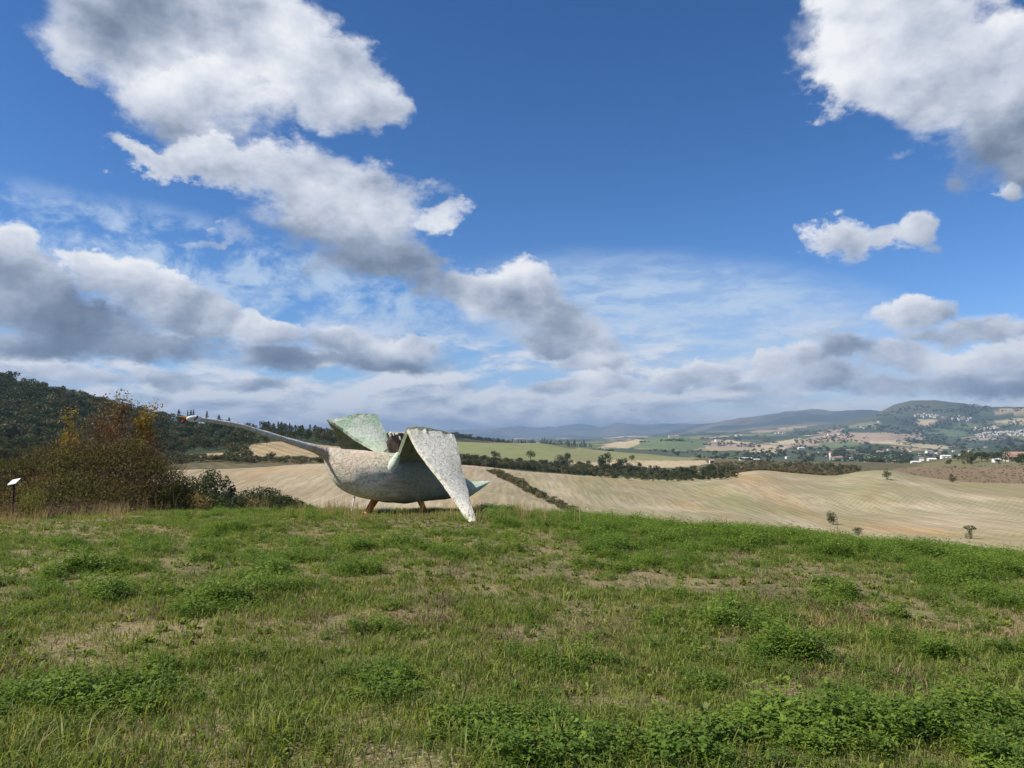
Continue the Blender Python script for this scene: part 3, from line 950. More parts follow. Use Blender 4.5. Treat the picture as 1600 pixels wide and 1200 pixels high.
def scatter(name, sources, P, scale, rot, pick, kind='stuff'):
    """one object that repeats small source plants over points (ground cover nobody could count)"""
    c = bpy.data.collections.new(name + '_sources')
    for o in sources:
        c.objects.link(o)
    me = bpy.data.meshes.new(name)
    n = len(P)
    me.vertices.add(n)
    me.vertices.foreach_set('co', np.asarray(P, np.float32).ravel())
    for an, ty, key, val in (('rot', 'FLOAT_VECTOR', 'vector', rot), ('size', 'FLOAT_VECTOR', 'vector', scale), ('pick', 'INT', 'value', pick)):
        a = me.attributes.new(an, ty, 'POINT')
        a.data.foreach_set(key, np.asarray(val, np.int32 if ty == 'INT' else np.float32).ravel())
    o = bpy.data.objects.new(name, me)
    col.objects.link(o)
    g = bpy.data.node_groups.new(name, 'GeometryNodeTree')
    g.interface.new_socket('Geometry', in_out='INPUT', socket_type='NodeSocketGeometry')
    g.interface.new_socket('Geometry', in_out='OUTPUT', socket_type='NodeSocketGeometry')
    gi, go = g.nodes.new('NodeGroupInput'), g.nodes.new('NodeGroupOutput')
    ci = g.nodes.new('GeometryNodeCollectionInfo')
    ci.inputs['Collection'].default_value = c
    ci.inputs['Separate Children'].default_value = True
    ci.inputs['Reset Children'].default_value = True
    ip = g.nodes.new('GeometryNodeInstanceOnPoints')
    ip.inputs['Pick Instance'].default_value = True
    def named(an, ty):
        k = g.nodes.new('GeometryNodeInputNamedAttribute')
        k.data_type = ty
        k.inputs['Name'].default_value = an
        return k.outputs[0]
    g.links.new(gi.outputs[0], ip.inputs['Points'])
    g.links.new(ci.outputs[0], ip.inputs['Instance'])
    g.links.new(named('pick', 'INT'), ip.inputs['Instance Index'])
    e2r = g.nodes.new('FunctionNodeEulerToRotation')
    g.links.new(named('rot', 'FLOAT_VECTOR'), e2r.inputs[0])
    g.links.new(e2r.outputs[0], ip.inputs['Rotation'])
    g.links.new(named('size', 'FLOAT_VECTOR'), ip.inputs['Scale'])
    g.links.new(ip.outputs[0], go.inputs[0])
    md = o.modifiers.new('scatter', 'NODES')
    md.node_group = g
    return tag(o, kind=kind)
def upright(rng, n, tilt=0.1):
    return np.stack([rng.normal(size=n) * tilt, rng.normal(size=n) * tilt, rng.uniform(0, 6.283, n)], 1)

# ------------------------------------------------------------------ meadow plants
def blades(rng, n, spread, h, w, lean=0.5):
    b = np.concatenate([rng.normal(size=(n, 2)) * spread, np.zeros((n, 1))], 1)
    a = rng.uniform(0, 6.283, n)
    out = np.stack([np.cos(a), np.sin(a), np.zeros(n)], 1)
    side = np.stack([-np.sin(a + rng.normal(size=n) * .5), np.cos(a), np.zeros(n)], 1)
    hh = (h * rng.uniform(.45, 1.15, n))[:, None]
    ln = (lean * rng.uniform(.2, 1.3, n))[:, None]
    up = np.array([0, 0, 1.0])
    p0 = b - up * .01
    p1 = b + up * hh * .6 + out * hh * ln * .30
    p2 = b + up * hh * (1 - ln * .22) + out * hh * ln * .95
    ww = (w * rng.uniform(.6, 1.3, n))[:, None]
    V = np.stack([p0 - side * ww, p0 + side * ww, p1 + side * ww * .85, p1 - side * ww * .85, p2 + side * ww * .12, p2 - side * ww * .12], 1).reshape(-1, 3)
    i = np.arange(n)[:, None] * 6
    F = np.concatenate([i + np.array([[0, 1, 2, 3]]), i + np.array([[3, 2, 4, 5]])], 0)
    return V, F
def leaflets(rng, C, D, size):
    """obovate leaflets: base C, direction D"""
    n = len(C)
    D = D / (np.linalg.norm(D, axis=1)[:, None] + 1e-9)
    s = np.cross(D, np.array([0, 0, 1.0]) + rng.normal(size=(n, 3)) * .35)
    s /= np.linalg.norm(s, axis=1)[:, None] + 1e-9
    nrm = np.cross(s, D)
    L = (size * rng.uniform(.7, 1.25, n))[:, None]
    w = L * .30
    m = C + D * L * .6 + nrm * L * .05
    V = np.stack([C - s * w * .2, C + s * w * .2, m + s * w, m - s * w, C + D * L + s * w * .4, C + D * L - s * w * .4], 1).reshape(-1, 3)
    i = np.arange(n)[:, None] * 6
    return V, np.concatenate([i + np.array([[0, 1, 2, 3]]), i + np.array([[3, 2, 4, 5]])], 0)
def lucerne(rng, stems, spread, h, leaf, nodes):
    Cs, Ds, parts = [], [], []
    for s in range(stems):
        b = np.append(rng.normal(size=2) * spread * .45, 0)
        hh = h * rng.uniform(.55, 1.1)
        tip = b + np.append(rng.normal(size=2) * spread * .8, hh)
        if s % 2 == 0:
            parts.append(tube([b - (0, 0, .02), (b + tip) / 2, tip], [.0022, .0018, .001], 3))
        for k in range(nodes):
            t = (k + rng.uniform(.3, 1.2)) / nodes
            p = b + (tip - b) * min(t, 1.0)
            a = rng.uniform(0, 6.283)
            o = np.array([math.cos(a), math.sin(a), rng.uniform(.0, .7)])
            p2 = p + o * leaf * rng.uniform(.5, 1.6)
            for q in (-1.0, 0.0, 1.0):
                Cs.append(p2)
                Ds.append([math.cos(a + q), math.sin(a + q), rng.uniform(-.35, .55)])
    parts.append(leaflets(rng, np.array(Cs), np.array(Ds), leaf))
    return join(parts)
def source(name, VF, mat, rng):
    return mesh_object(name, VF[0], VF[1], M[mat], attrs=tint_attr(rng, len(VF[1])), link=False)
rng = np.random.default_rng(3)
GRASS = [source('grass_tuft_%d' % i, blades(rng, n, s, h * .86, .0024, ln), m, rng) for i, (n, s, h, ln, m) in enumerate(
    [(28, .07, .055, .9, 'grass'), (32, .09, .042, 1.1, 'grass'), (22, .06, .085, .8, 'grass'), (26, .08, .050, 1.1, 'straw'), (18, .06, .16, .9, 'grass'), (13, .06, .17, .9, 'straw'), (24, .08, .050, 1.0, 'dead')])]
LUC = [source('lucerne_plant_%d' % i, lucerne(rng, st, sp, h, lf, nd), 'lucerne', rng) for i, (st, sp, h, lf, nd) in enumerate(
    [(9, .08, .17, .024, 6), (11, .10, .24, .024, 7), (12, .12, .30, .026, 8), (10, .11, .12, .032, 4), (14, .13, .20, .030, 5)])]
def rosette(rng, n, L, w):
    b = np.zeros((n, 3)); a = rng.uniform(0, 6.283, n)
    D = np.stack([np.cos(a), np.sin(a), rng.uniform(.2, 1.3, n)], 1)
    V, F = leaflets(rng, b + D * .01, D, L)
    return V, F
WEED = [source('broad_weed_%d' % i, rosette(rng, n, L, .3), m, rng) for i, (n, L, m) in enumerate([(18, .036, 'lucerne'), (22, .042, 'grass'), (16, .030, 'gold')])]

def meadow_points(rng, n, r0, r1, half):
    a = rng.uniform(-half, half, n)
    r = np.sqrt(rng.uniform(r0 * r0, r1 * r1, n))
    x, y = r * np.sin(a), r * np.cos(a)
    return np.stack([x, y, ground_z(x, y)], 1), r
LUSH = [  # column, row, width, height, strength: thicker green stands and (negative) bare straw
    (1250, 848, 220, 22, 1.4), (1480, 872, 200, 24, 1.4), (1570, 895, 130, 26, 1.0), (1000, 822, 190, 20, .9), (1200, 1165, 330, 60, 2.0), (1500, 1140, 190, 70, 1.9), (900, 1150, 190, 60, 1.2), (772, 808, 30, 9, 1.8), (738, 822, 26, 7, -1.6), (60, 1085, 110, 60, 1.0),
    (580, 1062, 70, 40, 1.2), (1210, 1015, 60, 34, 1.4), (65, 930, 80, 22, 1.2), (165, 938, 40, 24, .9), (1190, 945, 90, 26, .9), (1300, 940, 70, 24, .8), (860, 1040, 130, 40, .6), (700, 1150, 120, 40, .7),
    (1480, 905, 90, 24, .8), (420, 850, 160, 20, .4), (930, 860, 110, 18, .5), (330, 940, 60, 20, .6),
    (1375, 917, 60, 12, -1.6), (1395, 955, 70, 10, -1.5), (1240, 912, 90, 10, -.9), (930, 1095, 120, 18, -1.4), (500, 975, 80, 16, -.8), (640, 905, 130, 14, -.5), (1130, 868, 110, 9, -1.1),
    (1440, 1185, 60, 20, -1.4), (1430, 1040, 120, 18, -1.0), (40, 818, 90, 12, -2.2), (120, 826, 90, 9, -1.2), (620, 806, 90, 10, -1.0), (1430, 885, 120, 10, -1.0), (1330, 1185, 40, 16, -.8), (700, 1085, 60, 16, -.9), (480, 1085, 60, 18, -.8), (1560, 1000, 70, 14, -.9),
]
def lushness(P):
    px, row = project(P)
    v = 0.55 * vnoise(P[:, 0] / 1.5, P[:, 1] / 1.5, 4, 21) + 0.80 * vnoise(P[:, 0] / .42, P[:, 1] / .42, 4, 22)
    for x, y, w, h, s in LUSH:
        v += s * .72 * np.exp(-(((px - x) / w) ** 2 + ((row - y) / h) ** 2) * 1.3)
    return v
HALF = R(52)
rng = np.random.default_rng(5)
# short grass everywhere, thinner on bare soil
P, r = meadow_points(rng, 105000, 2.2, 40, HALF)
Pn, rn = meadow_points(rng, 15000, 2.2, 9, HALF)
P = np.concatenate([P, Pn]); r = np.concatenate([r, rn])
v = lushness(P)
patch = vnoise(P[:, 0] / .8, P[:, 1] / .8, 4, 25)
keep = rng.random(len(P)) < smooth(v + patch * .9, -1.05, 0.25) * 0.80 + 0.16
P, r, v, patch = P[keep], r[keep], v[keep], patch[keep]
dry = vnoise(P[:, 0] / .9, P[:, 1] / .9, 3, 23) - np.clip(v, -1.6, 1) * .45 + rng.normal(size=len(P)) * .35
dead = vnoise(P[:, 0] / .7, P[:, 1] / .7, 3, 26) - v * .25 + rng.normal(size=len(P)) * .3
px, row = project(P)
longg = smooth(row, 1070, 1200) * (1 - smooth(px, 560, 860)) * .22 + .012
u = rng.random(len(P))
pick = np.where(u < .40, 0, np.where(u < .82, 1, 2))
pick = np.where(dry > .70, 3, pick)
pick = np.where(dead > .62, 6, pick)
pick = np.where(rng.random(len(P)) < longg, np.where(dry > .45, 5, 4), pick)
s = rng.uniform(.6, 1.3, len(P))
scatter('meadow_grass', GRASS, P, np.stack([s * 1.1, s * 1.1, s], 1), upright(rng, len(P), .14), pick)
# lucerne and clover: small sprigs nearly everywhere, closing up into stands
P, r = meadow_points(rng, 190000, 2.4, 34, HALF)
v = lushness(P) + .55 * vnoise(P[:, 0] / .33, P[:, 1] / .33, 3, 27)
keep = rng.random(len(P)) < smooth(v, -0.55, 1.15) * .70 + .05
P, r, v = P[keep], r[keep], v[keep]
s = (0.30 + .60 * smooth(v, 0.0, 1.6)) * rng.uniform(.65, 1.25, len(P))
near_clover = project(P)[1] > 1060
pick = np.where(near_clover, rng.choice([0, 3, 4, 0, 1], len(P)), rng.choice([0, 1, 2, 1, 3], len(P)))
scatter('lucerne_stands', LUC, P, np.stack([s * 1.1, s * 1.1, s], 1), upright(rng, len(P), .14), pick)
# broad-leaved weeds
P, r = meadow_points(rng, 11000, 2.6, 26, HALF)
s = rng.uniform(.6, 1.2, len(P))
scatter('meadow_weeds', WEED, P, np.stack([s, s, s], 1), upright(rng, len(P), .15), rng.integers(0, 3, len(P)))
# tall dry stalks round the sculpture and along the crest
STALK = [source('dry_stalk_%d' % i, blades(rng, n, .10, h, .0028, .35), 'straw', rng) for i, (n, h) in enumerate([(14, .5), (10, .62), (18, .34)])]
ps = []
for x, y, w, h, n in ((528, 802, 16, 4, 26), (470, 797, 60, 3, 16), (555, 812, 14, 3, 8), (800, 808, 120, 4, 60), (900, 806, 160, 3, 40), (130, 806, 90, 5, 60), (25, 800, 40, 5, 40), (24, 812, 26, 3, 20)):
    for k in range(n):
        q = ground_at(x + rng.normal() * w, y + rng.normal() * h + 4, 12, 30)
        ps.append(tuple(q))
ps = np.array(ps)
s = rng.uniform(.55, 1.1, len(ps)) * np.where(np.arange(len(ps)) >= len(ps) - 20, 1.0, 1.0)
scatter('dry_grass_stalks', STALK, ps, np.stack([s, s, s], 1), upright(rng, len(ps), .1), rng.integers(0, 3, len(ps)))

# ------------------------------------------------------------------ trees
def tree(name, label, cat, base, h, w, seed, mat, n=900, trunk=0.22, leaf=None, nlobe=11, group=None, squash=1.0, limbs=5, low=-.35):
    """a thing: crown of leaf sprays on a tapered trunk with limbs"""
    rg = np.random.default_rng(seed)
    root = tag(empty(name, base), label, cat, group)
    ch = h * (1 - trunk)
    c = [0, 0, h - ch * .5]
    bl = lobes(rg, c, [w * .5, w * .5 * squash, ch * .5], nlobe, low=low)
    C, d = blob_points(rg, bl, n)
    C[:, 2] = np.maximum(C[:, 2], h * trunk * .4)
    leaf = leaf or max(.05, (w * ch / n) ** .5 * .95)
    V, F = leaf_quads(rg, C, leaf, d, .9)
    mesh_object('crown', V, F, M[mat], root, attrs=tint_attr(rg, n))
    V, F = trunk_mesh(rg, h * .78, max(.05, w * .035), w * .5, limbs)
    mesh_object('trunk', V, F, M['bark'], root, True)
    return root
def conifer_mesh(rg, h, w, n):
    t = rg.random(n) ** .8
    z = h * (.08 + .92 * t)
    rad = w * .5 * (1 - t) ** .85 * (0.55 + .45 * rg.random(n)) * (.8 + .35 * np.sin(z / h * 46.0))
    a = rg.uniform(0, 6.283, n)
    C = np.stack([rad * np.cos(a), rad * np.sin(a), z], 1)
    d = np.stack([np.cos(a), np.sin(a), np.full(n, -.2)], 1)
    return leaf_quads(rg, C, (w * h / n) ** .5 * .8, d, .8, .55)

def standing(px, base_row, h_px, rmin, rmax=1e9):
    g = ground_at(px, base_row, rmin, rmax)
    return g, h_px * g.length / F_PX
def tops(px, r, top_row):
    g = at_range(px, r)
    return g, EYE + r * float(tan_el(px, top_row)) - g.z

# lone trees on the pale stubble
for px, row, hp, wp, sd, lab in (
    (1302, 820, 21, 20, 1, 'round dark oak alone in the pale field, the largest tree on its lower half'),
    (1341, 838, 13, 17, 2, 'low dark bush half hidden behind the meadow edge, just right of the lone round oak'),
    (1386, 750, 15, 13, 3, 'small dark tree on the crest of the pale field near a light track'),
    (1488, 754, 11, 12, 4, 'dusty grey bush on the border of pale field and brown slope')):
    g, h = standing(px, row, hp, 150)
    tree('field_tree' if hp > 12 else 'field_bush', lab, 'tree' if hp > 12 else 'bush', g, h, wp * g.length / F_PX, sd, 'oak', 1500, .05, group='lone trees on the stubble field', nlobe=10, low=-.95)
g, h = standing(1516, 842, 18, 150)
w = 17 * g.length / F_PX
root = tag(empty('field_tree', g), 'flat-topped tree with a bare gap under its upper tier, alone in the pale field', 'tree', 'lone trees on the stubble field')
rg = np.random.default_rng(9)
C, d = blob_points(rg, [([0, 0, h * .82], [w * .46, w * .4, h * .16]), ([w * -.10, 0, h * .24], [w * .30, w * .28, h * .25]), ([w * .3, 0, h * .74], [w * .2, w * .2, h * .08]), ([0, 0, h * .58], [w * .2, w * .2, h * .12])], 700)
V, F = leaf_quads(rg, C, w * .035, d)
mesh_object('crown', V, F, M['oak'], root, attrs=tint_attr(rg, 700))
V, F = trunk_mesh(rg, h * .8, w * .04, w * .45, 6)
mesh_object('trunk', V, F, M['bark'], root, True)
g, h = standing(417, 696, 11, 330, 700)
tree('field_tree', 'small round tree with its shadow near the top of the far tan field', 'tree', g, h, 12 * g.length / F_PX, 5, 'oak', 500, .2)

# trees in the dip on the left, below the meadow edge
for px, r, top, wp, sd, mat, lab in (
    (322, 96, 726, 58, 11, 'oak', 'broad olive-brown tree with a thinning crown in the dip beside the bramble thicket'),
    (292, 88, 742, 66, 12, 'oak', 'dark rounded tree behind the right flank of the bramble thicket'),
    (408, 84, 758, 84, 14, 'wood', 'dark blue-green shrubby tree right of the slender cypress'),
    (444, 88, 774, 66, 15, 'wood', 'low dark shrub at the foot of the tan field, farthest right in the dip'),
    (384, 84, 783, 50, 16, 'olive', 'low olive bush growing under the slender cypress')):
    g, h = tops(px, r, top)
    tree('dip_tree', lab, 'tree' if wp > 52 else 'bush', g, h, wp * r / F_PX, sd, mat, 2600, .08, group='trees in the dip below the meadow', nlobe=14)
g, h = tops(359, 80, 744)
root = tag(empty('cypress', g), 'slender dark cypress with two pointed tips in front of the tan field', 'tree')
rg = np.random.default_rng(21)
w = 24 * 80 / F_PX
C, d = blob_points(rg, [([-.12 * w, 0, h * .55], [w * .34, w * .34, h * .45]), ([.26 * w, 0, h * .45], [w * .26, w * .26, h * .40]), ([0, 0, h * .35], [w * .5, w * .5, h * .3])], 2200)
V, F = leaf_quads(rg, C, .11, np.array([[0, 0, 1.0]]), .8)
mesh_object('crown', V, F, M['conifer'], root, attrs=tint_attr(rg, 2200))
V, F = trunk_mesh(rg, h * .8, .09, .3, 2)
mesh_object('trunk', V, F, M['bark'], root, True)

# trees of the green strip in the middle distance
for px, row, hp, wp, sd, mat, lab in (
    (771, 718, 14, 12, 31, 'oak', 'small round dark tree on the striped green field, left of the tall hedge oak'),
    (829, 722, 19, 16, 32, 'oak', 'upright rounded oak at the edge of the striped green field'),
    (874, 733, 23, 20, 33, 'oak', 'wide dark hedge tree, left of the close pair'),
    (887, 733, 26, 15, 34, 'oak', 'tall dark hedge tree, right of the close pair'),
    (920, 731, 12, 10, 35, 'oak', 'little purple-brown tree on the path side between the hedge pair and the great tree'),
    (947, 737, 30, 26, 36, 'oak', 'great dark tree, the largest above the tree belt in the middle distance'),
    (966, 737, 20, 16, 37, 'wood', 'dark tree leaning against the right side of the great tree'),
    (987, 722, 12, 10, 38, 'oak', 'small round tree standing clear of the belt on the pale strip'),
    (974, 740, 14, 13, 39, 'oak', 'dark bush in the belt in front of the great tree'),
    (1110, 742, 17, 17, 40, 'oak', 'dark round tree just below the small white farm wall'),
    (1144, 741, 14, 17, 41, 'olive', 'pale olive tree on the crest edge right of the round dark tree')):
    g, h = standing(px, row, hp, 400, 1100)
    tree('hedge_tree', lab, 'tree', g, h, wp * g.length / F_PX, sd, mat, 800, .14, group='trees along the middle distance belt', nlobe=9)

for px, row, hp, wp, sd, lab in (
    (1534, 722, 15, 18, 61, 'dense dark tree left of the small white garden house below the villa'),
    (1571, 724, 17, 15, 62, 'dark tree standing between the garden house and the villa'),
    (1597, 727, 13, 16, 63, 'dark round tree in front of the villa at the right edge'),
    (1512, 724, 16, 20, 64, 'broad olive-green tree, leftmost of the villa garden')):
    g, h = standing(px, row, hp, 560, 1000)
    tree('garden_tree', lab, 'tree', g, h, wp * g.length / F_PX, sd, 'oak' if sd < 64 else 'olive', 700, .08, group='trees of the villa garden', nlobe=9, low=-.8)

# small conifers along the skyline of the wood
cm = [conifer_mesh(np.random.default_rng(50 + i), 1.0, wd, 420) for i, wd in enumerate((.42, .30, .55))]
CON = [None] * 3
k = 0
for px, top, wp in ((278, 640, 9), (292, 641, 5), (297, 641, 6), (301, 640, 5), (322, 642, 10), (341, 648, 8), (357, 652, 9), (412, 660, 8), (419, 658, 9), (427, 661, 8), (434, 658, 7), (439, 659, 8), (446, 662, 7), (452, 661, 9), (461, 664, 8), (472, 664, 10), (484, 663, 9), (492, 664, 9), (501, 667, 8), (510, 668, 9), (520, 668, 8), (395, 662, 8)):
    r = 875 if px < 400 else 765
    g, h = tops(px, r, top)
    i = k % 3
    part_a = px < 400
    root = tag(empty('conifer', g), 'dark pointed conifer on the skyline just behind the head and thin neck of the bird' if part_a else 'dark pointed conifer in the row between the neck and the raised wing of the bird', 'tree', 'conifers behind the bird head' if part_a else 'conifers between neck and wing')
    w = (wp + 3) * r / F_PX
    if CON[i] is None:
        c = mesh_object('crown', *cm[i], M['conifer'], root, attrs=tint_attr(np.random.default_rng(i), len(cm[i][1])))
        tv, tf = tube([(0, 0, -.03), (0, 0, .4), (0, 0, .9)], [.03, .02, .004], 5)
        tr = mesh_object('trunk', tv, tf, M['bark'], root, True)
        CON[i] = (c, tr)
    else:
        for src in CON[i]:
            q = src.copy(); q.parent = root; col.objects.link(q)
    root.scale = (w * 1.35 / .42, w * 1.35 / .42, h)
    root.rotation_euler[2] = k * 1.3
    k += 1

# ------------------------------------------------------------------ woods, hedges and scrub
def broad_source(name, seed, mat, n=260, w=1.0, h=1.0, nl=9):
    rg = np.random.default_rng(seed)
    C, d = blob_points(rg, lobes(rg, [0, 0, h * .55], [w * .5, w * .5, h * .45], nl), n)
    V, F = leaf_quads(rg, C, (w * h / n) ** .5 * .95, d, .8)
    return mesh_object(name, V, F, M[mat], attrs=tint_attr(rg, n), link=False)
def sample_poly(rg, poly, n):
    poly = np.array(poly, float)
    lo, hi = poly.min(0), poly.max(0)
    out = []
    while len(out) < n:
        q = rg.uniform(lo, hi, (n * 2, 2))
        q = q[inside(poly, q[:, 0], q[:, 1])]
        out.extend(q.tolist())
    return out[:n]
def cover_points(rg, spots, rmin, rmax, hp, wobble=.3):
    """ground points under picture places and plant heights in metres"""
    P, H = [], []
    for px, row in spots:
        g = ground_at(px, row, rmin, rmax)
        P.append(tuple(g)); H.append(hp * (1 + rg.uniform(-wobble, wobble)) * math.hypot(g.x, g.y) / F_PX)
    return np.array(P), np.array(H)

rg = np.random.default_rng(77)
WOODS = [broad_source('woodland_tree_%d' % i, 200 + i, m, 330, 1.0, 1.05) for i, m in enumerate(('wood', 'wood', 'wood', 'olive', 'oak'))]
# the wood on the hillside to the left: the nearer trees one by one, the mass behind them as one
spots = sample_poly(rg, [(-60, 590), (0, 600), (60, 612), (130, 627), (200, 646), (240, 656), (300, 665), (420, 676), (520, 681), (600, 687), (640, 690), (700, 694), (560, 702), (480, 691), (425, 689), (380, 702), (250, 713), (150, 730), (-60, 740)], 1500)
P, H = cover_points(rg, spots, 330, 1250, 20.0)
rr = np.hypot(P[:, 0], P[:, 1])
H = np.clip(H, 6.5, 10.5) * np.where(project(P)[0] > 260, .72, .85)
order = np.argsort(rr - np.where(project(P)[0] > 235, 200, 0))
one, mass = order[:280], order[280:]
fv, ff = tube([(0, 0, -.06), (0, 0, .25), (.02, 0, .7)], [.03, .022, .008], 5)
FTRUNK = mesh_object('trunk', fv, ff, M['bark'], link=False).data
for k in one:
    src = WOODS[int(rg.integers(0, 5))]
    o = empty('forest_tree', tuple(P[k] - np.array([0, 0, .5])), rg.uniform(0, 6.28))
    o.scale = (H[k] * rg.uniform(.8, 1.15),) * 2 + (H[k],)
    tag(o, 'dark green broadleaf tree of the wood on the left hillside', 'tree', 'trees of the wood on the left hillside')
    for nm, me in (('crown', src.data), ('trunk', FTRUNK)):
        q = bpy.data.objects.new(nm, me); q.parent = o; col.objects.link(q)
def stuff(name, src, P, H, flat=1.0, tilt=.06):
    n = len(P)
    H = H * np.exp(rg.normal(size=n) * (.12 if 'woodland' in name else .22))
    s = H * rg.uniform(.85, 1.25, n) * flat
    scatter(name, src, P - np.array([0, 0, .03]) * H[:, None], np.stack([s, s, H], 1), upright(rg, n, tilt), rg.integers(0, len(src), n))
stuff('woodland', WOODS, P[mass], H[mass])
# off the left edge of the picture and over the brow the wood goes on
a = rg.uniform(R(-62), R(-33), 900); r = rg.uniform(430, 1150, 900)
x, y = r * np.sin(a), r * np.cos(a)
P = np.stack([x, y, ground_z(x, y)], 1)
stuff('woodland_beyond', WOODS, P, rg.uniform(7, 12, 900))

BUSH = [broad_source('hedge_bush_%d' % i, 300 + i, m, 150, 1.0, .8, 6) for i, m in enumerate(('olive', 'wood', 'olive', 'scrub'))]
def band(name, poly, n, rmin, rmax, hp, src, flat=1.0):
    P, H = cover_points(rg, sample_poly(rg, poly, n), rmin, rmax, hp)
    stuff(name, src, P, H, flat)
HEDGE = BUSH
band('hedgerow', [(235, 728), (320, 722), (420, 724), (560, 729), (640, 731), (640, 722), (480, 719), (385, 716), (320, 713), (235, 714)], 420, 284, 460, 7.0, HEDGE, 1.3)
band('hedgerow_corner', [(350, 724), (360, 702), (378, 700), (392, 712), (400, 724)], 70, 284, 520, 10.0, HEDGE)
DIAG = [(758, 735), (784, 737), (812, 750), (834, 766), (866, 780), (900, 797), (910, 806), (884, 800), (858, 787), (826, 772), (800, 757), (775, 745)]
SCR = [broad_source('scrub_bush_%d' % i, 320 + i, m, 140, 1.0, .7, 6) for i, m in enumerate(('scrub', 'scrub', 'bramble', 'olive'))]
band('field_border_scrub', DIAG, 300, 60, 330, 5.5, SCR + BUSH, 1.4)
band('tree_belt', [(690, 726), (700, 714), (760, 718), (820, 724), (880, 728), (960, 731), (1040, 738), (1150, 736), (1150, 750), (1050, 754), (950, 749), (860, 744), (780, 738), (690, 734)], 1200, 330, 800, 8.0, WOODS[2:] + BUSH + SCR[3:])
band('scrub_slope', [(1090, 740), (1110, 726), (1190, 722), (1300, 727), (1345, 731), (1340, 741), (1290, 746), (1240, 743), (1185, 740), (1140, 746)], 1100, 400, 1250, 4.6, BUSH + SCR[:3])
band('thorn_scrub', [(1290, 745), (1345, 735), (1400, 730), (1500, 728), (1620, 727), (1620, 762), (1500, 756), (1400, 742)], 520, 420, 840, 1.5, SCR, 1.6)
band('villa_garden_wood', [(1478, 728), (1490, 716), (1520, 710), (1560, 716), (1610, 712), (1610, 728), (1560, 727)], 46, 560, 1000, 7.0, WOODS)
band('dip_thicket', [(250, 812), (300, 800), (360, 804), (480, 808), (480, 800), (250, 796)], 10, 46, 130, 20.0, BUSH)
# thicket floor of the dip: fills below the trees
xs = rg.uniform(236, 500, 150); r = rg.uniform(70, 125, 150)
P = np.array([tuple(at_range(p, q)) for p, q in zip(xs, r)])
top = np.interp(xs, (236, 300, 380, 430, 470, 500), (775, 768, 779, 776, 786, 798)) + rg.uniform(-6, 8, 150)
H = np.maximum(.8, np.array([EYE + q * float(tan_el(p, t)) for p, q, t in zip(xs, r, top)]) - P[:, 2])
D_BUSH = [broad_source('thicket_bush_%d' % i, 340 + i, m, 700, 1.0, 1.0, 10) for i, m in enumerate(('olive', 'oak', 'bramble', 'wood'))]
s = np.minimum(H, 3.0) * rg.uniform(.8, 1.2, 150)
scatter('dip_undergrowth', D_BUSH, P, np.stack([s, s, H], 1), upright(rg, 150, .05), rg.integers(0, 4, 150))
# striped field edge, far ridge woods, valley trees
band('ridge_wood', [(640, 679), (700, 680), (750, 687), (800, 694), (800, 697), (700, 697), (640, 697)], 420, 1700, 2300, 5.0, WOODS)
CONS = [mesh_object('plantation_conifer_%d' % i, *conifer_mesh(np.random.default_rng(60 + i), 1.0, .5, 160), M['conifer'], attrs=tint_attr(rg, 160), link=False) for i in range(2)]
band('conifer_plantation', [(800, 697), (845, 694), (880, 695), (925, 699), (925, 701), (860, 700), (800, 700)], 150, 1800, 2800, 7.0, CONS)
VAL = [broad_source('valley_tree_%d' % i, 360 + i, m, 60, 1.0, .9, 5) for i, m in enumerate(('wood', 'oak', 'wood'))]
spots = []
for poly, n in (([(1000, 712), (1100, 716), (1200, 706), (1340, 705), (1500, 716), (1620, 700), (1620, 728), (1450, 728), (1300, 725), (1150, 722)], 1500), ([(830, 700), (1000, 704), (1100, 706), (1250, 700), (1400, 700), (1620, 690), (1620, 712), (1200, 716), (1000, 712), (850, 706)], 700)):
    q = np.array(sample_poly(rg, poly, n))
    keep = vnoise(q[:, 0] / 26, q[:, 1] / 7, 3, 31) > -.12
    spots += q[keep].tolist()
P, H = cover_points(rg, spots, 1150, 4200, 3.6)
H = np.clip(H, 4, 12)
stuff('valley_trees', VAL, P, H, 1.2)
q = np.array(sample_poly(rg, [(1000, 690), (1200, 680), (1300, 668), (1400, 640), (1440, 629), (1620, 638), (1620, 690), (1300, 700), (1000, 700)], 5200))
keep = vnoise(q[:, 0] / 24, q[:, 1] / 7, 5, 32) > .0
P, H = cover_points(rg, q[keep].tolist(), 3000, 8200, 1.9)
H = np.clip(H, 6, 11)
stuff('hillside_woods', VAL, P, H, 1.5)

# ------------------------------------------------------------------ thicket at the left edge of the meadow
def px_point(px, r, dz=0.0):
    g = at_range(px, r)
    return Vector((g.x, g.y, g.z + dz))
g = px_point(140, 27.5)
root = tag(empty('bramble_thicket', g), 'large brown-green bramble thicket at the left edge of the meadow', 'bush')
rg = np.random.default_rng(88)
k = 27.5 / F_PX
def bx(px, top, wp, hp, dy=0.0):
    zt = EYE + 27.5 * float(tan_el(px, top)) - g.z
    return ([(px - 140) * k, dy, zt - hp * k * .5], [wp * k * .5, wp * k * .45, hp * k * .5])
bl = [bx(30, 716, 90, 80), bx(75, 700, 100, 110, .3), bx(130, 690, 110, 120), bx(185, 686, 110, 120, .2), bx(230, 715, 84, 90), bx(255, 748, 56, 60), bx(150, 735, 190, 80, -.6), bx(60, 745, 110, 56, -.5), bx(205, 750, 120, 66, -.6), bx(-40, 700, 100, 100, .4)]
C, d = blob_points(rg, bl, 120000, .50)
C[:, 2] = np.maximum(C[:, 2], .03)
gr = vnoise(C[:, 0] * 1.3, C[:, 2] * 1.6 + C[:, 1], 4, 33) + rg.normal(size=len(C)) * .25 > -.04
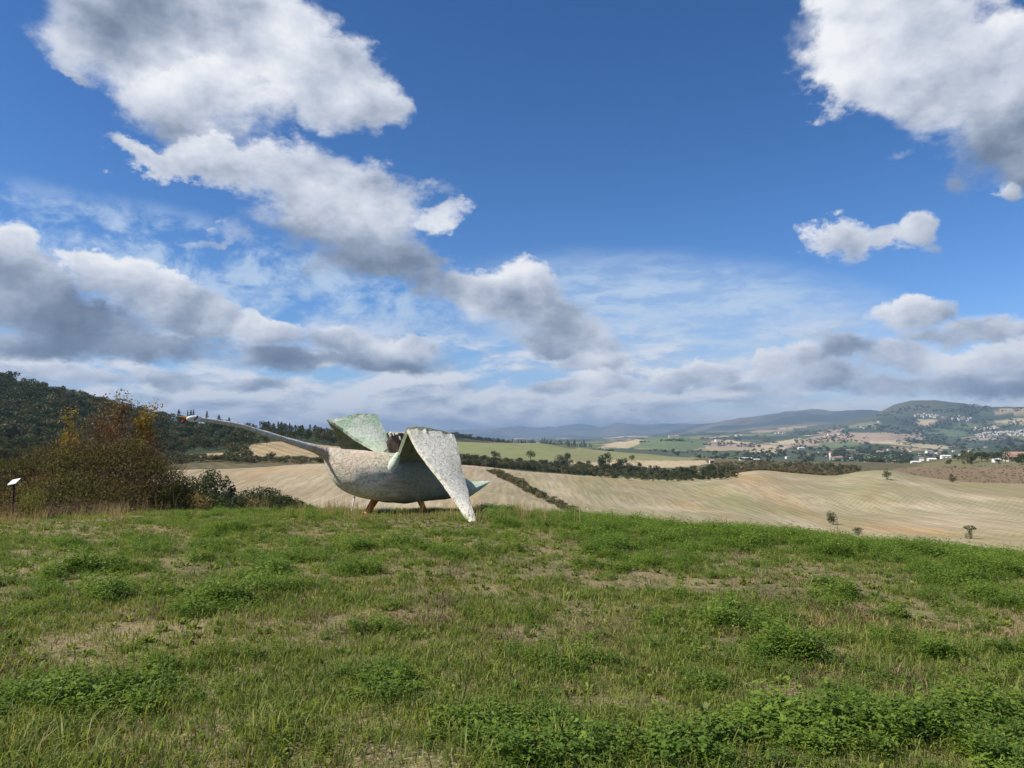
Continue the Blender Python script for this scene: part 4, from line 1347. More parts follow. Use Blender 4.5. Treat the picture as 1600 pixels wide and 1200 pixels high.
for nm, mt, mask in (('foliage', 'bramble', ~gr), ('green_foliage', 'bramble_green', gr)):
    V, F = leaf_quads(rg, C[mask], .027, d[mask], 1.2)
    mesh_object(nm, V, F, M[mt], root, attrs=tint_attr(rg, len(F)))
C, d = blob_points(rg, bl, 4200, .6)
C[:, 2] = np.maximum(C[:, 2], .05)
parts = []
for p, q in zip(C, d):
    e = p + (q * .5 + rg.normal(size=3) * .35 + (0, 0, .30)) * rg.uniform(.3, .8)
    parts.append(tube([p, (p + e) / 2 + rg.normal(size=3) * .03, e], [.007, .005, .002], 3))
V, F = join(parts)
mesh_object('canes', V, F, M['twig'], root)

def sapling(name, label, px, r, top, wp, mat, seed, n, bare=.35, stems=4, leaf=.034):
    n = int(n * 1.35)
    g, h = tops(px, r, top)
    root = tag(empty(name, g), label, 'sapling', 'autumn saplings in the bramble thicket')
    rg = np.random.default_rng(seed)
    w = wp * r / F_PX
    parts, cs = [], []
    for i in range(stems):
        a = rg.uniform(0, 6.28); t = np.array([math.cos(a) * w * .3, math.sin(a) * w * .3, h * rg.uniform(.82, 1.0)])
        b = np.array([math.cos(a) * .08, math.sin(a) * .08, -.1])
        m = (b + t) / 2 + np.append(rg.normal(size=2) * w * .05, 0)
        parts.append(tube([b, m, t], [.022, .015, .004], 5))
        for j in range(9):
            f = rg.uniform(.35, 1.0); p = b + (t - b) * f
            e = p + np.array([rg.normal() * w * .22, rg.normal() * w * .22, h * .07])
            parts.append(tube([p, e], [.006, .002], 3))
            cs += [p + (e - p) * u for u in rg.random(max(1, n // (stems * 9)))]
    cs = np.array(cs); cs = cs[cs[:, 2] > h * bare]
    cs += rg.normal(size=cs.shape) * w * .15
    V, F = leaf_quads(rg, cs, leaf)
    mesh_object('leaves', V, F, M[mat], root, attrs=tint_attr(rg, len(F)))
    V, F = join(parts)
    mesh_object('stem', V, F, M['twig'], root, True)
    return root
sapling('sapling', 'tallest sapling of the thicket with a loose buff-coloured top', 199, 28.5, 609, 40, 'buff', 401, 1500, .72, 3)
sapling('sapling', 'slim yellow-leaved sapling at the right end of the thicket', 232, 28, 638, 32, 'yellow', 402, 2400, .35, 4)
sapling('sapling', 'bright orange-yellow sapling rising from the left part of the thicket', 112, 29, 636, 30, 'yellow', 403, 1300, .55, 3)
sapling('sapling', 'rust-brown twiggy sapling left of the tallest one', 164, 28.5, 640, 56, 'rust', 404, 1500, .45, 7, .035)
sapling('sapling', 'thin brown sapling mostly bare between the tallest and the yellow one', 188, 28, 652, 50, 'rust', 405, 700, .5, 8, .03)
sapling('sapling', 'short golden shoot on the left shoulder of the thicket', 94, 28, 672, 26, 'yellow', 406, 600, .6, 3)
sapling('sapling', 'small rust-coloured shoot at the right shoulder of the thicket', 226, 27.5, 680, 40, 'rust', 407, 800, .5, 5)

# small yellow-green bush, brushwood and dry stems in front of the thicket
g, h = tops(55, 23.2, 762)
root = tag(empty('broom_bush', g), 'small yellow-green bush with upright shoots in front of the thicket', 'bush')
rg = np.random.default_rng(91)
V, F = twig_set(rg, 40, (0, 0, -.03), .16, h, .006, .7)
mesh_object('stem', V, F, M['twig'], root)
C = []
for i in range(46):
    a = rg.uniform(0, 6.28); t = np.array([math.cos(a) * rg.uniform(0, .42), math.sin(a) * .3, h * rg.uniform(.5, 1.05)])
    C += [t * f + rg.normal(size=3) * .03 for f in rg.uniform(.15, 1, 55)]
V, F = leaf_quads(rg, np.array(C), .020, np.array([[0, 0, .8]]), 1.0, .4)
mesh_object('foliage', V, F, M['gold'], root, attrs=tint_attr(rg, len(F)))
g = px_point(135, 24.2)
root = empty('brushwood_heap', g)
tag(root, 'low heap of dead brown brushwood at the foot of the thicket', 'brushwood')
parts = []
for i in range(260):
    p = np.array([rg.normal() * 1.0, rg.normal() * .3, abs(rg.normal()) * .12])
    e = p + np.array([rg.normal() * .35, rg.normal() * .2, rg.uniform(.02, .32)])
    parts.append(tube([p, (p + e) / 2 + (0, 0, .06), e], [.006, .005, .002], 3))
V, F = join(parts)
mesh_object('twigs', V, F, M['twig'], root)
C = rg.normal(size=(2600, 3)) * (1.0, .3, .11); C[:, 2] = np.abs(C[:, 2])
V, F = leaf_quads(rg, C, .026)
mesh_object('withered_leaves', V, F, M['scrub'], root, attrs=tint_attr(rg, 2600))
# ------------------------------------------------------------------ the bird sculpture
def W(px, row, Y):
    d = ray(px, row)
    return Vector((0, 0, EYE)) + d * (Y / d.y)
def AX(px):                         # the bird heads left and a little towards the viewer
    return 20.5 + (px - 620) * 0.01705 * 0.60
YAW = math.atan(0.60)
NEARSIDE = Vector((math.sin(YAW), -math.cos(YAW), 0))

def plaster(name, base, dirt, tint, tint_f, rust=None, speck=0.5, algae_shade=None):
    m, t = material(name)
    p = position(t)
    a = t.noise(p, 2.2, 5.0, 0.65)
    b = t.noise(p, 13.0, 8.0, 0.74, dist=0.4)
    d = t.noise(p, 46.0, 4.0, 0.65)
    st = t.noise(t.vmath('MULTIPLY', p, (1.0, 1.0, 5.5)), 3.0, 6.0, 0.65)
    c = t.mix(t.remap(a, 0.40, 0.62) * tint_f, base, tint)
    c = t.mix(t.remap(st, 0.50, 0.66) * 0.45, c, tuple(x * .72 for x in base))
    c = t.mix(t.remap(b + (d - 0.5) * 0.45, 0.47, 0.62) * speck, c, dirt)
    if rust:
        q, rad, colr = rust
        f = t.remap(t.vmath('DISTANCE', p, tuple(q)) + (a - 0.5) * 1.5, rad * .35, rad, 1.0, 0.0)
        c = t.mix(f * 0.62 * t.remap(b, 0.36, 0.6, 0.45, 1.0), c, colr)
    if algae_shade:
        q, rad, colr = algae_shade
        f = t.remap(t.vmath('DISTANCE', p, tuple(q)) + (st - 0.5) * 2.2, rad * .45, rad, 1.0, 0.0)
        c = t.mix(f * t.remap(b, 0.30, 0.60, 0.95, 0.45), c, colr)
    finish(t, c, 0.92, 0.15, b * 1.3 + d * 0.6 + st * .5, 0.85, 0.05)
    return m
m_body = plaster('weathered_plaster', (.84, .81, .69), (.15, .16, .10), (.61, .63, .45), .65, (W(560, 699, 19.5), 1.1, (.64, .40, .24)), .58, (W(672, 748, 19.95), 1.6, (.13, .155, .09)))  # algae streaks on the flank, darkened to paint in the wing's shade
m_neck = plaster('neck_plaster', (.74, .72, .67), (.18, .165, .13), (.55, .50, .40), .45, (W(508, 706, 19.2), .6, (.52, .26, .09)), .45)
m_green = plaster('algae_plaster', (.76, .79, .66), (.30, .42, .25), (.44, .62, .40), .85, None, .40)
m_wing = plaster('lichen_plaster', (.83, .80, .71), (.24, .23, .14), (.60, .59, .44), .55, None, .62)
m_moss_shade = plaster('mossy_shade_plaster', (.30, .32, .22), (.08, .09, .06), (.20, .24, .14), .8, None, .6)  # moss tone made dark so its colour carries the shade inside the wings
m_legs = plain('rusty_orange_paint', (.72, .25, .06), .8, .2, .25, 9.0)
m_black = plain('black_paint', (.02, .02, .02), .6, .3)
m_red = plain('faded_red_paint', (.33, .06, .045), .7, .2, .3, 20)
m_yel = plain('faded_yellow_paint', (.48, .25, .06), .7, .2, .3, 20)
m_headw = plain('white_head_paint', (.74, .73, .70), .8, .2, .15, 12)
m_stub = plaster('broken_brown_stucco', (.15, .115, .09), (.05, .04, .035), (.11, .085, .06), .6, None, .6)
m_pale = plain('pale_scraps', (.6, .58, .54), .8, .2, .2, 20)

bird = tag(empty('bird_sculpture', (0.2 - 3.2, 20.4, float(ground_z(-3.0, 20.4)))), 'huge weathered swan-like bird sculpture with long outstretched neck and folded wings', 'sculpture')
bird_inv = Matrix.Translation(-bird.location)
def bird_part(name, V, F, mat, parent=None, smooth_faces=True, label=None):
    V = np.asarray(V, float)
    o = mesh_object(name, V - np.array(bird.location), F, mat, bird if parent is None else None, smooth_faces)
    if parent is not None:
        o.parent = parent
    if label:
        o['label'] = label
    return o
def jitter(V, amp, scale, seed):
    V = np.asarray(V, float)
    for k in range(3):
        V[:, k] += amp * vnoise(V[:, 0] * scale + V[:, 2] * scale * .9 + k * 7, V[:, 1] * scale + V[:, 2] * scale * .6 - k * 5, 4, seed + k)
    return V

stations = [(507, 699, 713, .16), (512, 699, 726, .32), (519, 700, 741, .48), (528, 701, 755, .63), (540, 702, 766, .78), (555, 703, 774, .90), (575, 705, 780, 1.0), (600, 707, 784, 1.04), (626, 709, 785, 1.0), (655, 712, 783, .88), (685, 721, 780, .74), (708, 735, 777, .56), (728, 748, 774, .36), (738, 756, 769, .18)]
def loft(stations, n=40, p_top=2.1, p_bot=3.4, lin=False):
    px = np.array([s[0] for s in stations], float)
    fine = np.linspace(px[0], px[-1], 46)
    rings = []
    cols = [np.interp(fine, px, np.array([s[k] for s in stations], float)) if lin else pchip(px, np.array([s[k] for s in stations], float), fine) for k in (1, 2, 3)]
    V, F = [], []
    for x, a, b, w in zip(fine, *cols):
        Y = AX(x)
        T0, B0 = W(x, a, Y), W(x, b, Y)
        c = (T0 + B0) / 2
        hh = (T0.z - B0.z) / 2
        for k in range(n):
            th = 2 * math.pi * k / n
            ct, sn = math.cos(th), math.sin(th)
            p = p_top if sn > 0 else p_bot
            u = math.copysign(abs(ct) ** (2 / p), ct); v = math.copysign(abs(sn) ** (2 / p), sn)
            if v < 0:
                u *= 1 - .10 * abs(v)
            V.append(c + NEARSIDE * (w * u) + Vector((0, 0, hh * v)))
    m = len(fine)
    for i in range(m - 1):
        for k in range(n):
            F.append((i * n + k, i * n + (k + 1) % n, (i + 1) * n + (k + 1) % n, (i + 1) * n + k))
    F.append(tuple(range(n)))
    F.append(tuple(range((m - 1) * n, m * n))[::-1])
    return np.array([tuple(v) for v in V]), F
V, F = loft(stations)
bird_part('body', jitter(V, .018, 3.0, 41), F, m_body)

# tail: flat-topped wedge running out to a point
tl = [(x, 741 + (751.5 - 741) * min(1, (x - 706) / 26), 777.5 + (753 - 777.5) * max(0, (x - 731) / 35), .50 * (767 - x) / 60 + .01) for x in (706, 714, 722, 730, 736, 742, 748, 754, 760, 766)]
V, F = loft(tl, 24, 1.15, 2.2, True)
bird_part('tail', jitter(V, .006, 4.0, 43), F, m_green)

def along(pts, n):
    P = np.array([tuple(W(*p)) for p in pts])
    s = np.concatenate([[0], np.cumsum(np.linalg.norm(np.diff(P, axis=0), axis=1))])
    f = np.linspace(0, s[-1], n)
    return np.stack([pchip(s, P[:, k], f) for k in range(3)], 1)
def panel(name, front, rear, mat, thick, bulge=(0, 0, 0), n=34, m=18, seed=1, parent=None, ragged=.02, rag_row=0):
    """thick plaster sheet between two edges"""
    A, B = along(front, n), along(rear, n)
    u = np.linspace(0, 1, m)[None, :, None]
    G = A[:, None] * (1 - u) + B[:, None] * u
    G = G + np.array(bulge) * (4 * u * (1 - u))
    if ragged:
        e = vnoise(np.arange(m) * .9 + seed * 3, np.zeros(m), 3, seed) * ragged * 2.2
        G[rag_row, :, 2] += e
        G[rag_row + (1 if rag_row == 0 else -1), :, 2] += e * .5
        G[:, 0] += ragged * .5 * vnoise(np.arange(n) * .8, np.zeros(n), 3, seed + 5)[:, None]
        G[:, -1] += ragged * .6 * vnoise(np.arange(n) * .8, np.zeros(n) + 9, 3, seed + 6)[:, None]
    du = np.gradient(G, axis=0); dv = np.gradient(G, axis=1)
    nr = np.cross(du, dv); nr /= np.linalg.norm(nr, axis=2)[..., None] + 1e-9
    V = np.concatenate([(G + nr * thick / 2).reshape(-1, 3), (G - nr * thick / 2).reshape(-1, 3)])
    id0 = np.arange(n * m).reshape(n, m); id1 = id0 + n * m
    F = []
    for i in range(n - 1):
        for j in range(m - 1):
            F.append((id0[i, j], id0[i + 1, j], id0[i + 1, j + 1], id0[i, j + 1]))
            F.append((id1[i, j], id1[i, j + 1], id1[i + 1, j + 1], id1[i + 1, j]))
    for i in range(n - 1):
        F.append((id0[i, 0], id1[i, 0], id1[i + 1, 0], id0[i + 1, 0]))
        F.append((id0[i, -1], id0[i + 1, -1], id1[i + 1, -1], id1[i, -1]))
    for j in range(m - 1):
        F.append((id0[0, j], id0[0, j + 1], id1[0, j + 1], id1[0, j]))
        F.append((id0[-1, j], id1[-1, j], id1[-1, j + 1], id0[-1, j + 1]))
    F = [tuple(int(q) for q in f) for f in F]
    o = bird_part(name, jitter(V, .007, 4.0, 50 + seed), F, mat, parent, False)
    return o
wing = panel('wing', [(637, 671, 19.2), (649, 697, 18.9), (667, 723, 18.5), (690, 752, 18.1), (711, 782, 17.5), (724, 804, 16.8), (736, 819, 16.1)],
      [(708, 681, 20.0), (714, 701, 19.6), (719, 729, 19.1), (728, 763, 18.5), (736, 796, 17.2), (741, 811, 16.5), (743, 819, 16.12)], m_wing, .10, (.01, -.025, .015), seed=2)
wing['label'] = 'near wing, its outer half hanging to the grass'
panel('inner_wing', [(638, 669.5, 19.24), (630, 690, 19.4), (621, 714, 19.6), (611, 744, 19.8)], [(707, 680, 20.03), (703, 705, 20.4), (698, 730, 20.7), (690, 752, 20.9)], m_moss_shade, .11, (-.03, .02, .08), seed=3, parent=wing, ragged=.01)
far = panel('wing', [(513, 657, 21.0), (530, 668, 21.0), (545, 679, 20.95), (560, 689, 20.9), (580, 700, 20.75), (599, 710, 20.6)],
      [(586, 648, 21.9), (591, 656, 21.85), (597, 668, 21.75), (603, 682, 21.6), (607, 693, 21.45), (607, 702, 21.2)], m_green, .10, (-.02, -.03, .015), seed=4, ragged=.014)
far['label'] = 'far wing, pale green, raised above the back'
panel('inner_wing', [(513, 657.5, 21.05), (522, 676, 21.35), (536, 702, 21.8), (556, 745, 22.5)], [(585, 649, 21.95), (582, 672, 22.3), (585, 704, 22.8), (600, 750, 23.3)], m_moss_shade, .10, (-.05, .1, .05), seed=5, parent=far)
# shoulder swelling where the near wing leaves the body
V, F = tube([W(624, 708, 19.62), W(616, 722, 19.55), (W(608, 735, 19.46)), W(602, 745, 19.45), W(598, 753, 19.52)], [.06, .12, .17, .15, .05], 14)
bird_part('shoulder', jitter(V, .014, 4.0, 61), F, m_green)
# broken stub on the back with pale scraps on its rim
bm = bmesh.new()
bmesh.ops.create_cube(bm, size=1)
bmesh.ops.subdivide_edges(bm, edges=bm.edges[:], cuts=5, use_grid_fill=True)
c = (W(608, 695, 20.9) + W(628, 695, 20.9)) / 2
V = np.array([tuple(v.co) for v in bm.verts]); F = [tuple(v.index for v in f.verts) for f in bm.faces]
bm.free()
V = V * (1 - .18 * np.clip(V[:, 2:3] * -2, 0, 1))
V = V * np.array([.33, .36, .66]) + np.array(c + Vector((0, 0, -.02)))
stub = bird_part('back_stub', jitter(V, .06, 5.0, 63), F, m_stub)
for a, b in (((608, 679), (613, 677)), ((614, 677), (615, 681)), ((618, 679), (622, 680)), ((623, 682), (626, 687)), ((609, 681), (611, 683))):
    p, q = W(*a, 20.72), W(*b, 20.72)
    V, F = tube([p, (p + q) / 2 + Vector((0, 0, .035)), q], [.03, .036, .02], 6)
    bird_part('rim_scrap', jitter(V, .01, 9, 65), F, m_pale, stub)

# neck and head
ny = lambda px: 17.3 + (px - 300) / 212 * (AX(512) - 17.3)
npts = [(308, 654.5, 4.3), (325, 656.5, 4.2), (345, 659.6, 4.0), (375, 665, 4.1), (400, 672.5, 4.4), (425, 680.5, 4.8), (450, 688.5, 5.4), (472, 695.2, 6.2), (490, 700.5, 7.4), (503, 705, 9.0), (512, 708.5, 11.0)]
q = np.array(npts); f = np.linspace(308, 512, 44)
rw_, rd_ = pchip(q[:, 0], q[:, 1], f), pchip(q[:, 0], q[:, 2], f)
V, F = tube([W(x, y, ny(x)) for x, y in zip(f, rw_)], [r * (.86 if x < 480 else .86 + .14 * (x - 480) / 32) * ny(x) / F_PX for x, r in zip(f, rd_)], 20)
bird_part('neck', jitter(V, .006, 6.0, 67), F, m_neck)
def ellipsoid(c, axes, n=14, m=10):
    V, F = [], []
    for i in range(m + 1):
        ph = math.pi * i / m
        for k in range(n):
            th = 2 * math.pi * k / n
            V.append(c + axes[0] * math.cos(ph) + axes[1] * (math.sin(ph) * math.cos(th)) + axes[2] * (math.sin(ph) * math.sin(th)))
    for i in range(m):
        for k in range(n):
            F.append((i * n + k, i * n + (k + 1) % n, (i + 1) * n + (k + 1) % n, (i + 1) * n + k))
    return np.array([tuple(v) for v in V]), np.array(F)
hY = ny(300)
hax = (W(292, 654.5, ny(292)) - W(314, 654, ny(314))) / 2
V, F = ellipsoid(W(303, 654.2, hY), [hax * 1.15, NEARSIDE * .062, Vector((0, 0, .075))])
head = bird_part('head', V, F, m_headw)
for side, yy in ((1, -.055), (-1, .055)):
    V, F = ellipsoid(W(298, 653, hY) + NEARSIDE * (.052 * side), [hax * .34, NEARSIDE * .022, Vector((0, 0, .022))], 10, 6)
    bird_part('eye', V, F, m_black, head)
V, F = tube([W(309, 650.2, hY - .02), W(306, 653.2, hY - .08), W(303.5, 657, hY - .075)], [.018, .022, .012], 8)
bird_part('brow_band', V, F, m_black, head)
V, F = tube([W(296, 653.5, ny(296)), W(288, 652.4, ny(288)), W(277, 650.6, ny(277))], [.05, .032, .006], 10)
bk = bird_part('upper_beak', V, F, m_yel, head)
V, F = tube([W(297, 655.5, ny(297)), W(290, 656, ny(290)), W(283, 659.5, ny(283))], [.05, .04, .008], 10)
bird_part('lower_beak', V, F, m_red, head)
# legs: short flat struts, set on the ground
def strut(a, b, w0, w1, mat=m_legs):
    V, F = tube([a, (a + b) / 2, b], [w0, (w0 + w1) / 2, w1], 4)
    return bird_part('leg', V, F, mat, None, False)
l1 = W(571, 803, 19.7); l1.z = float(ground_z(l1.x, l1.y)) - .05
strut(W(587, 779, 20.2), l1, .10, .075)
l2 = W(665, 800, 20.4); l2.z = float(ground_z(l2.x, l2.y)) - .05
strut(W(653, 774, 20.6), l2, .11, .09)

# white stake under the breast
a = W(548, 799, 20.3); a.z = float(ground_z(a.x, a.y)) - .1
V, F = tube([a, W(554, 776, 20.5)], [.024, .022], 6)
V2, F2 = tube([W(554, 776, 20.5), W(554.3, 775, 20.5)], [.022, .004], 6)
V, F = join([(V, F), (V2, F2)])
tag(mesh_object('stake', V, F, m_pale), 'thin white stake leaning in the dry grass below the breast of the bird', 'stake')
# pale stones at the feet
for i, (x, r_, s, lab) in enumerate(((604, 20.6, .12, 'flat pale stone on the bare soil between the legs of the bird'), (617, 20.9, .07, 'small pale stone on the bare soil behind the flat one'))):
    bm = bmesh.new()
    bmesh.ops.create_icosphere(bm, subdivisions=2, radius=1)
    V = np.array([tuple(v.co) for v in bm.verts]); F = [tuple(v.index for v in f.verts) for f in bm.faces]
    bm.free()
    g = at_range(x, r_)
    o = mesh_object('stone', jitter(V * (1.7, 1.1, .5), .2, 1.4, 70 + i) * s, F, m_pale, smooth_faces=True)
    o.location = g + Vector((0, 0, .02))
    tag(o, lab, 'stone')

# slanted white information board at the thicket
g = at_range(25, 25.5)
root = tag(empty('information_board', g), 'small slanted white information board on a dark post beside the thicket', 'sign')
zt = EYE + 25.5 * float(tan_el(25, 754)) - g.z
V, F = tube([(0, 0, -.1), (0, 0, zt)], [.035, .03], 6)
mesh_object('post', V, F, plain('dark_post', (.06, .03, .025)), root)
hw = .115
pn = np.array([(-hw - .02, -.07, zt - .07), (hw - .02, -.07, zt - .02), (hw + .02, .07, zt + .10), (-hw + .02, .07, zt + .05)])
V = np.concatenate([pn, pn + (0, .004, .022)])
mesh_object('panel', V, [(0, 3, 2, 1), (4, 5, 6, 7), (0, 1, 5, 4), (1, 2, 6, 5), (2, 3, 7, 6), (3, 0, 4, 7)], plain('white_board', (.82, .82, .84), .4, .4, .03), root)

# ------------------------------------------------------------------ buildings
m_wall = plain('pale_render', (.52, .46, .37), .9, .1, .2, .5)
m_white = plain('white_render', (.74, .72, .68), .9, .1, .1, .5)
m_brick = plain('brick_wall', (.36, .19, .11), .9, .1, .25, .8)
m_tile = plain('terracotta_tiles', (.33, .205, .15), .9, .1, .3, .6)
m_grey = plain('grey_sheet_roof', (.60, .61, .62), .7, .2, .1, .5)
m_pane = plain('dark_panes', (.035, .035, .04), .3, .5)
def box(x0, x1, y0, y1, z0, z1):
    V = np.array([(x, y, z) for z in (z0, z1) for y in (y0, y1) for x in (x0, x1)], float)
    return V, np.array([(0, 2, 3, 1), (4, 5, 7, 6), (0, 1, 5, 4), (2, 6, 7, 3), (0, 4, 6, 2), (1, 3, 7, 5)])
def gable(w, d, h, rise, over=.35, t=.22):
    """gabled roof as two thick slopes and a wall top filling the gable"""
    x, y = w / 2 + over, d / 2 + over
    k = rise / (d / 2)
    ze = h - over * k
    V = np.array([(-x, -y, ze), (x, -y, ze), (x, 0, h + rise), (-x, 0, h + rise), (-x, y, ze), (x, y, ze)])
    V = np.concatenate([V, V + (0, 0, t)])
    F = [(0, 3, 2, 1), (3, 4, 5, 2), (6, 7, 8, 9), (9, 8, 11, 10), (0, 1, 7, 6), (4, 10, 11, 5), (0, 6, 9, 3), (3, 9, 10, 4), (1, 2, 8, 7), (2, 5, 11, 8)]
    return V, F
def wall_mesh(w, d, h, rise):
    x, y = w / 2, d / 2
    V = [(-x, -y, -2), (x, -y, -2), (x, y, -2), (-x, y, -2), (-x, -y, h), (x, -y, h), (x, y, h), (-x, y, h), (-x, 0, h + rise), (x, 0, h + rise)]
    F = [(0, 1, 5, 4), (2, 3, 7, 6), (1, 2, 6, 9, 5), (3, 0, 4, 8, 7), (0, 3, 2, 1)]
    return V, F
def house(name, label, cat, loc, rz, w, d, h, rise, wm, rm, windows=(), door=None, group=None):
    root = tag(empty(name, loc, rz), label, cat, group)
    mesh_object('wall', *wall_mesh(w, d, h, rise), wm, root)
    mesh_object('roof', *gable(w, d, h, rise), rm, root)
    for (x, z, ww, hh) in windows:
        f = mesh_object('window', *box(x - ww / 2 - .12, x + ww / 2 + .12, -d / 2 - .10, -d / 2 + .02, z - .12, z + hh + .12), m_white, root)
        mesh_object('pane', *box(x - ww / 2, x + ww / 2, -d / 2 - .13, -d / 2 - .09, z, z + hh), m_pane, f)
    if door:
        mesh_object('door', *box(door - .6, door + .6, -d / 2 - .09, -d / 2 + .02, -.3, 2.1), m_stub, root)
    return root
def spot(px, row, rmin, rmax=1e9):
    g = ground_at(px, row, rmin, rmax)
    return g, math.hypot(g.x, g.y) / F_PX       # metres per pixel there
# villa among trees at the right edge
g, k = spot(1590, 720, 560, 1100)
row_w = lambda n, w, z: [((i + .5) / n * w - w / 2, z, 1.1, 1.5) for i in range(n)]
house('villa', 'two-storey pale villa with terracotta roof among trees at the right edge', 'house', g, R(-14), 30 * k, 15 * k, 7.5 * k, 4 * k, m_wall, m_tile, row_w(5, 30 * k, .8) + row_w(5, 30 * k, 3.6), .5)
g, k = spot(1579, 721, 560, 1000)
house('villa_wing', 'pale low house with terracotta roof at the left end of the two-storey villa', 'house', g, R(12), 13 * k, 8 * k, 6 * k, 3.5 * k, m_wall, m_tile, row_w(2, 13 * k, 1.2))
g, k = spot(1557, 722, 560, 1000)
house('garden_house', 'small white house with a low roof downhill from the villa', 'house', g, R(8), 9 * k, 6 * k, 3.4 * k, 1.6 * k, m_white, m_grey, row_w(2, 9 * k, .9), 0.2)
# church in the valley
g, k = spot(1308, 723, 1500, 3400)
root = tag(empty('church', g, R(6)), 'pale stone church with a square bell tower among valley trees', 'church')
x = 15 * k
mesh_object('nave_wall', *wall_mesh(x, 7 * k, 4.6 * k, 2 * k), m_wall, root)
mesh_object('roof', *gable(x, 7 * k, 4.6 * k, 2 * k), m_tile, root)
tw = mesh_object('tower', *box(-x * .5 - 3.6 * k, -x * .5 - .1, -1.8 * k, 1.8 * k, -2, 11.5 * k), m_wall, root)
V = np.array([(-x * .5 - 3.8 * k, -2 * k, 11.52 * k), (-x * .5 + .1, -2 * k, 11.52 * k), (-x * .5 + .1, 2 * k, 11.52 * k), (-x * .5 - 3.8 * k, 2 * k, 11.52 * k), (-x * .5 - 1.9 * k, 0, 14 * k)])
mesh_object('tower_roof', V, [(0, 1, 4), (1, 2, 4), (2, 3, 4), (3, 0, 4), (0, 3, 2, 1)], m_tile, tw)
mesh_object('belfry_opening', *box(-x * .5 - 2.6 * k, -x * .5 - 1.2 * k, -1.9 * k, -1.78 * k, 7.5 * k, 10 * k), m_pane, tw)
# sheds and farm buildings that stand out white
for px, row, w, h, rm, lab in (
    (1431, 728, 12, 2.6, m_grey, 'long low white shed in the valley, leftmost of three below the green field'),
    (1456, 728, 10, 3.2, m_white, 'white shed in the valley, middle one of three below the green field'),
    (1480, 730, 15, 4.6, m_grey, 'grey-white barn in the valley, largest and rightmost of three below the green field')):
    g, k = spot(px, row, 1000, 2600)
    house('shed', lab, 'shed', g, R(-8), w * k, 7 * k, h * k, 1.2 * k, m_white, rm, row_w(3, w * k, .35 * h * k), group='white sheds in the valley')
for px, row, w, h, wm, rm, r0, r1, lab in (
    (1112, 731, 6, 6, m_white, m_tile, 700, 1400, 'small white farmhouse above the tree belt, beside a dark round tree'),
    (1097, 741, 12, 4, m_wall, m_wall, 430, 760, 'pale ruined barn in the tree belt below the small white farmhouse'),
    (1165, 719, 18, 3.5, m_white, m_grey, 1200, 3000, 'long whitish barn among dark valley trees left of the church'),
    (1182, 720, 8, 2.5, m_white, m_grey, 1200, 3000, 'short white outbuilding right of the long whitish barn'),
    (1252, 702, 9, 2.6, m_white, m_grey, 2000, 4200, 'white farm shed above the valley trees, up and left of the church'),
    (1097, 704, 8, 3.5, m_wall, m_tile, 2000, 4200, 'pale farmhouse on the green slope below the hilltop farm'),
    (1375, 708, 9, 3, m_white, m_tile, 1800, 4200, 'white house at the edge of the bright valley meadow'),
    (1452, 708, 9, 3.4, m_white, m_tile, 1800, 4200, 'white farmhouse in front of the wide pale field in the valley'),
    (1466, 710, 7, 3, m_wall, m_tile, 1800, 4200, 'tan farmhouse right of the white one in the valley'),
    (1355, 724, 8, 2.6, m_white, m_tile, 1200, 3000, 'low white house among trees right of the church'),
    (1398, 723, 6, 3, m_wall, m_tile, 1200, 3000, 'narrow pale house among trees, left of the three sheds'),
    (1052, 684, 14, 3, m_wall, m_tile, 3000, 5200, 'long pale farmhouse on top of the round green hill'),
    (1121, 690, 7, 3, m_white, m_tile, 2500, 5200, 'white farmhouse on the slope right of the round green hill'),
    (947, 702, 7, 3, m_white, m_tile, 1700, 3200, 'tiny white farmhouse beyond the second green field')):
    g, k = spot(px, row, r0, r1)
    house('farmhouse' if w < 15 else 'barn', lab, 'house' if w < 15 else 'barn', g, R(10 * math.sin(px)), w * k, 6 * k, h * k * .8, h * k * .35, wm, rm, row_w(3, w * k, .3 * h * k))
g, h = tops(383, 560, 674)
g.z += h - 5.0
house('hill_house', 'white house half hidden in the wood under the neck of the bird', 'house', g - Vector((0, 0, 2)), R(20), 5.5, 5, 4.2, 1.6, m_white, m_tile, row_w(2, 5.5, 1.2))

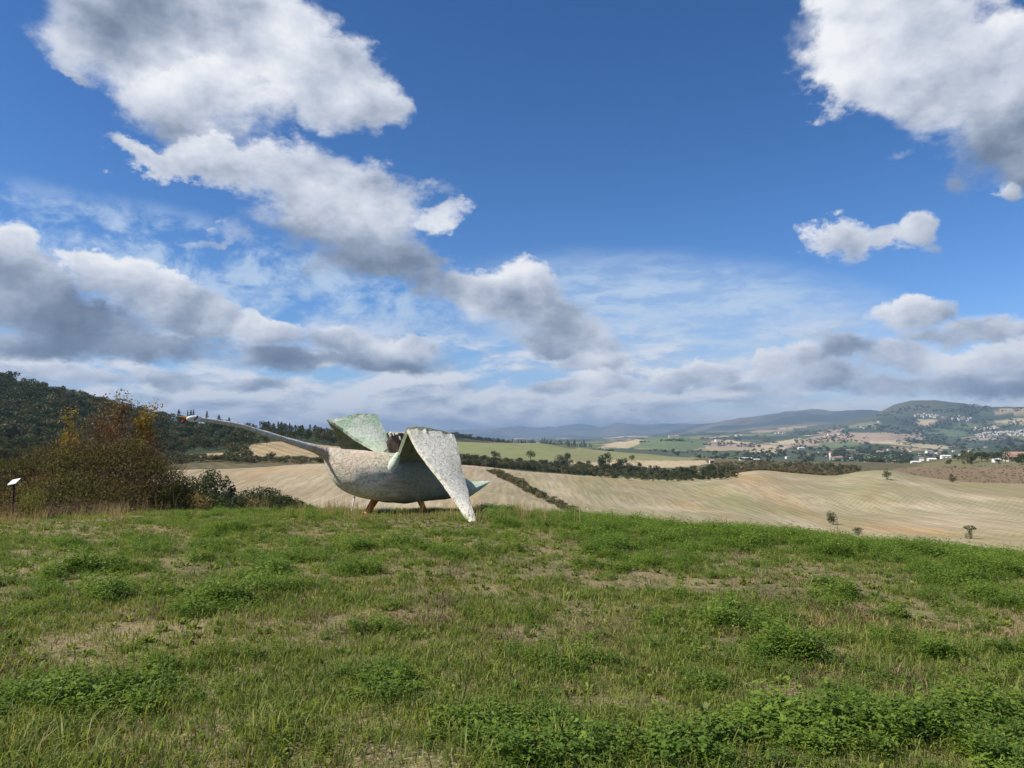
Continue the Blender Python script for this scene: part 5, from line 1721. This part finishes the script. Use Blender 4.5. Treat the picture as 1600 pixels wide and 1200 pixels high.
# the village on the big hill and hamlets near it: alike little houses
rg = np.random.default_rng(501)
HOUSES = []
for i, (wm, rm) in enumerate(((m_white, m_tile), (m_wall, m_tile), (m_white, m_tile), (m_wall, m_grey))):
    w, d, h, rise = ((13, 10, 7, 3), (16, 10, 6, 3), (10, 9, 9, 2.5), (24, 12, 7, 2.5))[i]
    HOUSES.append((mesh_object('wall', *wall_mesh(w, d, h, rise), wm, link=False), mesh_object('roof', *gable(w, d, h, rise, .6, .5), rm, link=False)))
def hamlet(label, group, spots, rmin, rmax, kinds, scale=1.0):
    for px, row in spots:
        g = ground_at(px, row, rmin, rmax)
        root = tag(empty('village_house', g, rg.uniform(-.5, .5)), label, 'house', group)
        root.scale = (scale * rg.uniform(.85, 1.25),) * 3
        for src in HOUSES[int(rg.choice(kinds))]:
            q = src.copy(); q.parent = root; col.objects.link(q)
hamlet('little house with terracotta roof in the village on the big hill', 'houses of the village on the big hill',
       sample_poly(rg, [(1524, 679), (1545, 675), (1570, 674), (1606, 670), (1606, 681), (1560, 684), (1526, 684)], 105), 4600, 7600, [0, 1, 2, 1, 3], .66)
hamlet('little white house at the upper edge of the village on the big hill', 'white houses above the village',
       sample_poly(rg, [(1520, 668), (1560, 666), (1562, 670), (1530, 674), (1519, 676)], 28), 4600, 7600, [0, 2, 1], .8)
hamlet('little white house of the hamlet high on the big hill', 'houses of the upper hamlet',
       sample_poly(rg, [(1424, 650), (1440, 646), (1470, 649), (1474, 653), (1440, 653)], 32), 4600, 8000, [0, 2, 1], .85)
hamlet('small white house in the row right of the upper hamlet', 'houses of the middle row',
       sample_poly(rg, [(1478, 654), (1500, 651), (1518, 654), (1514, 658), (1482, 658)], 20), 4600, 8000, [0, 1, 2], .9)
hamlet('small pale house on the ridge left of the big hill', 'houses on the left ridge',
       [(1290, 682), (1296, 681), (1302, 682), (1310, 680), (1212, 678), (1218, 677), (1225, 678), (1150, 682), (1158, 681), (1345, 668), (1350, 670), (1360, 666), (1372, 660), (1120, 684)], 3000, 7600, [0, 1, 2], 1.1)
hamlet('white house scattered among the trees of the wide valley', 'houses scattered in the wide valley',
       [(1330, 718), (1346, 712), (1388, 704), (1410, 711), (1422, 706), (1437, 712), (1490, 706), (1500, 712), (1515, 706), (1280, 708), (1262, 713), (1200, 712), (1230, 717), (1290, 714), (1470, 704), (1520, 718), (1540, 700), (1404, 716), (1366, 716), (1440, 720)], 1250, 4400, [0, 1, 2], .5)
